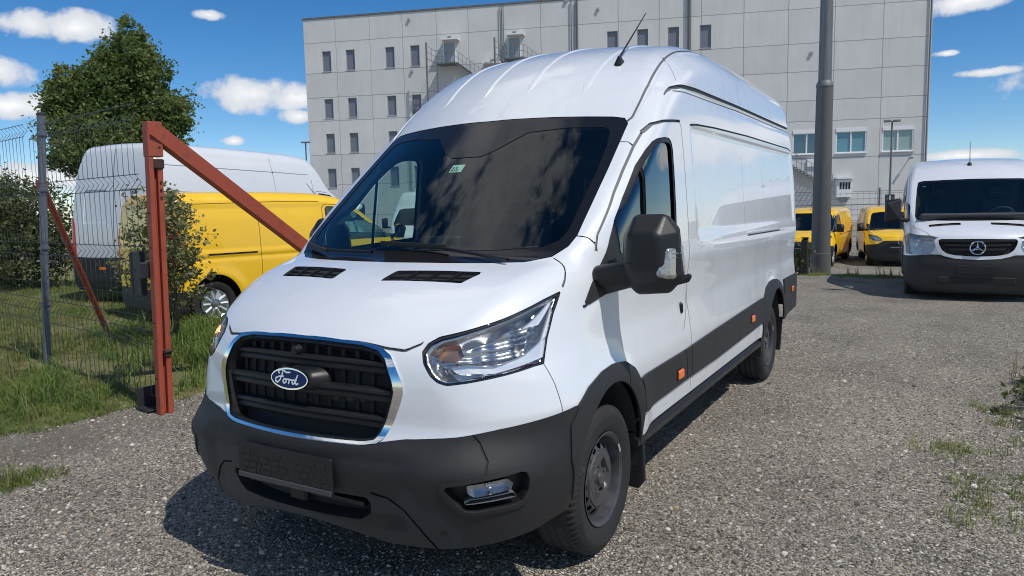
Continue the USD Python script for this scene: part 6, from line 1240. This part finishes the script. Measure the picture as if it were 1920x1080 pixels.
    # doors, canopies and lamps
    for s0, z0 in ((-16.38, 13.22), (-10.98, 13.25)):
        D = part(T, 'door', fbox(S_(s0), S_(s0 + .92), Z_(z0), Z_(z0 + 1.72), .165, .21), M['doorpaint'], smooth=False); part(D, 'door_frame', plate(sbox(S_(s0) - .08, Z_(z0), S_(s0 + .92) + .08, Z_(z0 + 1.72) + .08).difference(sbox(S_(s0) + .002, Z_(z0) - .1, S_(s0 + .92) - .002, Z_(z0 + 1.72))), .09, [bt, np.array([0, 0, 1.]), bn, FO - bt * CAMS - np.array([0, 0, CAM[2]]) + bn * .163]), M['frame'], smooth=False); part(D, 'handle', fbox(S_(s0 + .1), S_(s0 + .2), Z_(z0 + .85), Z_(z0 + .9), .215, .27), M['steelwork'])
        part(D, 'canopy', fbox(S_(s0 - .05), S_(s0 + 1.35), Z_(z0 + 1.82), Z_(z0 + 1.93), .165, 1.05), M['frame'], smooth=False); part(D, 'lamp', fbox(S_(s0 + .35), S_(s0 + .62), Z_(z0 + 2.02), Z_(z0 + 2.18), .165, .36), M['coping'], smooth=False)
    C = part(T, 'canopy', fbox(S_(-13.05), S_(-11.6), Z_(12.98), Z_(13.10), .165, 1.0), M['frame'], smooth=False); part(C, 'lamp', fbox(S_(-12.5), S_(-12.15), Z_(13.2), Z_(13.36), .165, .36), M['coping'])
    # downpipes
    for s, r in ((-5.45, .10), (-5.9, .05), (3.15, .16), (-11.62, .04), (-11.36, .04), (20.05, .06)): part(T, 'downpipe', frod(S_(s), .28, zb, S_(s), .28, Z_(17.5), r, 10), M['coping'] if r > .07 or s > 19 else M['steelwork'], smooth=True)
    # small wall lamps / outlets
    for s, z in ((-19.4, 16.9), (-19.3, 12.75), (-6.4, 17.4), (-3.9, 16.6), (11.9, 12.3)): part(T, 'wall_lamp', fbox(S_(s), S_(s + .2), Z_(z), Z_(z + .2), .165, .32), M['wframe'])
    A = part(T, 'lamp_arm', frod(S_(18.98), .17, Z_(4.43), S_(18.98), .62, Z_(4.45), .05, 8), M['steelwork']); part(A, 'lamp_head', fbox(S_(18.9), S_(19.06), Z_(4.40), Z_(4.50), .60, .85), M['coping'])
    part(T, 'sign_board', fbox(S_(11.87), S_(12.86), Z_(4.05), Z_(4.62), .165, .30), M['frame'])
    # vent unit on the wall
    V = part(T, 'vent_unit', fbox(S_(13.93), S_(15.0), Z_(1.7), Z_(3.02), .165, .75), M['frame'], smooth=False); part(V, 'hood', fbox(S_(13.85), S_(15.08), Z_(3.05), Z_(3.18), .165, .95), M['frame'])
    for q in range(4): part(V, 'vent_slot', fbox(S_(14.12 + q * .2), S_(14.26 + q * .2), Z_(2.3), Z_(2.8), .752, .765), M['dark'])
    part(V, 'bracket', fbox(S_(14.2), S_(14.75), Z_(1.35), Z_(1.68), .165, .4), M['wframe'])
    # outside stairs: landing, two flights of stringers, treads, railings and a tall post
    def stair(s, z, run, drop, post=True, left=True):
        s0, s1 = S_(s), S_(s + 1.55); zl = Z_(z); St = part(T, 'stair_landing', fbox(s0, s1, zl - .14, zl, .17, 1.55), M['steelwork'], smooth=False)
        se, ze = S_(s + 1.55 + run), Z_(z - drop)
        for o in (.30, 1.5): part(St, 'stringer', bar(fpos(s1, o, zl - .1), fpos(se, o, ze), .06, .24, tuple(bn)), M['steelwork'], smooth=False)
        n = 12
        for q in range(n): f = (q + .5) / n; part(St, 'tread', fbox(s1 + (se - s1) * f - .14, s1 + (se - s1) * f + .14, zl + (ze - zl) * f - .02, zl + (ze - zl) * f + .02, .34, 1.46), M['steelwork'], smooth=False)
        rails = []
        for hgt in (.55, 1.1):
            for o in (1.52,): rails += [frod(s0, o, zl + hgt, s1, o, zl + hgt, .025), frod(s1, o, zl + hgt, se, o, ze + hgt, .025)]
            rails += [frod(s0, .2, zl + hgt, s0, 1.52, zl + hgt, .025)]
        for q in range(4): x = s0 + (s1 - s0) * q / 3; rails.append(frod(x, 1.52, zl, x, 1.52, zl + 1.1, .022))
        for q in range(1, 9): f = q / 8; rails.append(frod(s1 + (se - s1) * f, 1.52, zl + (ze - zl) * f, s1 + (se - s1) * f, 1.52, zl + (ze - zl) * f + 1.1, .022))
        part(St, 'railing', rails, M['steelwork'], kind='stuff')
        if left:
            sl, zl2 = S_(s - .75), Z_(z + .35); 
            part(St, 'upper_stringer', bar(fpos(s0, 1.5, zl - .1), fpos(sl, 1.5, zl2), .06, .22, tuple(bn)), M['steelwork']); part(St, 'upper_railing', [frod(s0, 1.52, zl + 1.0, sl, 1.52, zl2 + 1.2, .025), frod(s0, 1.52, zl + .5, sl, 1.52, zl2 + .65, .025), frod((s0 + sl) / 2, 1.52, (zl + zl2) / 2, (s0 + sl) / 2, 1.52, (zl + zl2) / 2 + 1.1, .022)], M['steelwork'], kind='stuff')
        if post: part(St, 'tall_post', frod(S_(s - .78), 1.55, zb, S_(s - .78), 1.55, Z_(z + 1.6), .09, 8), M['coping']); part(St, 'support_post', frod(s0 + .1, 1.45, zb, s0 + .1, 1.45, zl - .14, .07, 8), M['coping'])
    stair(-16.75, 13.2, 2.6, 1.95); stair(-11.1, 13.25, 2.6, 1.95); stair(9.0, 4.2, 2.9, 1.75, False, False)
    return T
building()

# ------------------------------------------------------------------ masts, far fence, stake
M['mast'] = material('galvanised_mast', {'g': ('geometry', {}), 'm': ('mapping', dict(scale=(6., 6., .5))), 'n': ('noise_texture', dict(scale=2., detail=6., roughness=.7)), 'r': ('rgb_ramp', dict(ramp=[(.3, (.11, .118, .125)), (.7, (.17, .178, .185))])), 'p': ('principled_bsdf', dict(roughness=.6, metallic=.35))}, [('g.position', 'm.vector'), ('m.vector', 'n.vector'), ('n.fac', 'r.fac'), ('r.color', 'p.base_color')], 'p.BSDF')
def pole():
    q = place(1541, 18.0); z = float(gz(*q)); T = thing('light_mast', 'tall grey tapered metal mast standing beside the rear of the foreground van', 'pole', loc=(*q, z))
    part(T, 'lower_shaft', lathe([(0, -.2), (.245, -.2), (.235, .5), (.235, .52), (.222, .53), (.185, 4.55), (0, 4.55)], 32, 'z'), simple('painted_mast_base', (.085, .086, .085), .7, vary=.15, scale=4.), smooth=40)
    part(T, 'collar', lathe([(.17, 4.50), (.195, 4.50), (.195, 4.56), (.15, 4.64), (.14, 4.64)], 32, 'z'), M['mast'], smooth=40); part(T, 'upper_shaft', lathe([(.150, 4.56), (.115, 13.0), (0, 13.0)], 32, 'z'), M['mast'], smooth=40); part(T, 'base_plate', box((0, 0, .02), (.62, .62, .04), rz=20), M['mast'])
    q = place(1511, 17.0); T = thing('stake', 'short black wooden stake in the weeds beside the grey mast', 'stake', loc=(*q, float(gz(*q)))); part(T, 'stake', hullof([(-.07, -.07, 0, .02), (.07, .07, 0, .02), (-.07, .07, 0, .02), (.07, -.07, 0, .02), (.06, .05, .80, .02), (-.06, .05, .84, .02), (-.06, -.05, .82, .02), (.06, -.05, .79, .02)], .02, 1), simple('dark_timber', (.022, .020, .018), .9, vary=.4, scale=9.)); part(T, 'cap', box((0, 0, .865), (.17, .16, .02), rz=8), M['lock'])
    q = place(1667, 42.); z = float(gz(*q)); T = thing('lamp_post', 'thin lamp post with two heads and a black sign before the building', 'lamp post', loc=(*q, z)); part(T, 'shaft', rod((0, 0, 0), (0, 0, 6.35), .065, 10, .045), M['coping'], smooth=40)
    for sg in (1, -1): part(T, 'lamp_head', box((.12 * bt[0] * sg * 2, .12 * bt[1] * sg * 2, 6.36), (.30, .34, .12), rz=math.degrees(PHI), bevel=.02), M['steelwork'])
    part(T, 'sign', box((.08, .02, 2.05), (.04, .50, .46), rz=math.degrees(PHI), bevel=.005), M['lock']); part(T, 'sign_mark', box((.105, .03, 2.07), (.012, .06, .30), rz=math.degrees(PHI)), M['frame'])
    q = place(585, 52.); z = float(gz(*q)); T = thing('lamp_post', 'slim street lamp with one flat head at the left corner of the building', 'lamp post', loc=(*q, z)); part(T, 'shaft', rod((0, 0, 0), (0, 0, 6.75), .07, 10, .05), M['coping'], smooth=40); part(T, 'lamp_head', box((0, 0, 6.78), (.22, .62, .09), rz=30, bevel=.02), M['coping'])
pole()
def far_fence():
    a, b = place(1440, 29.), place(1760, 27.)
    T = thing('far_fence', 'grey wire fence behind the two yellow vans in front of the building', 'fence'); d = b - a; L = np.linalg.norm(d); z0 = -.5
    n = int(L / 2.5) + 1
    for i in range(n + 1): q = a + d * i / n; part(T, 'post', rod((*q, z0), (*q, 1.98), .035, 6), M['coping'])
    wires = []
    for k in range(int(L / .2)): q = a + d * (k * .2 / L); wires.append(rod((*q, z0 + .05), (*q, 1.86), .005, 3))
    for z in np.arange(z0 + .08, 1.87, .20): wires.append(rod((*a, z), (*b, z), .008, 4))
    part(T, 'wires', wires, M['steelwork'], kind='stuff')
far_fence()
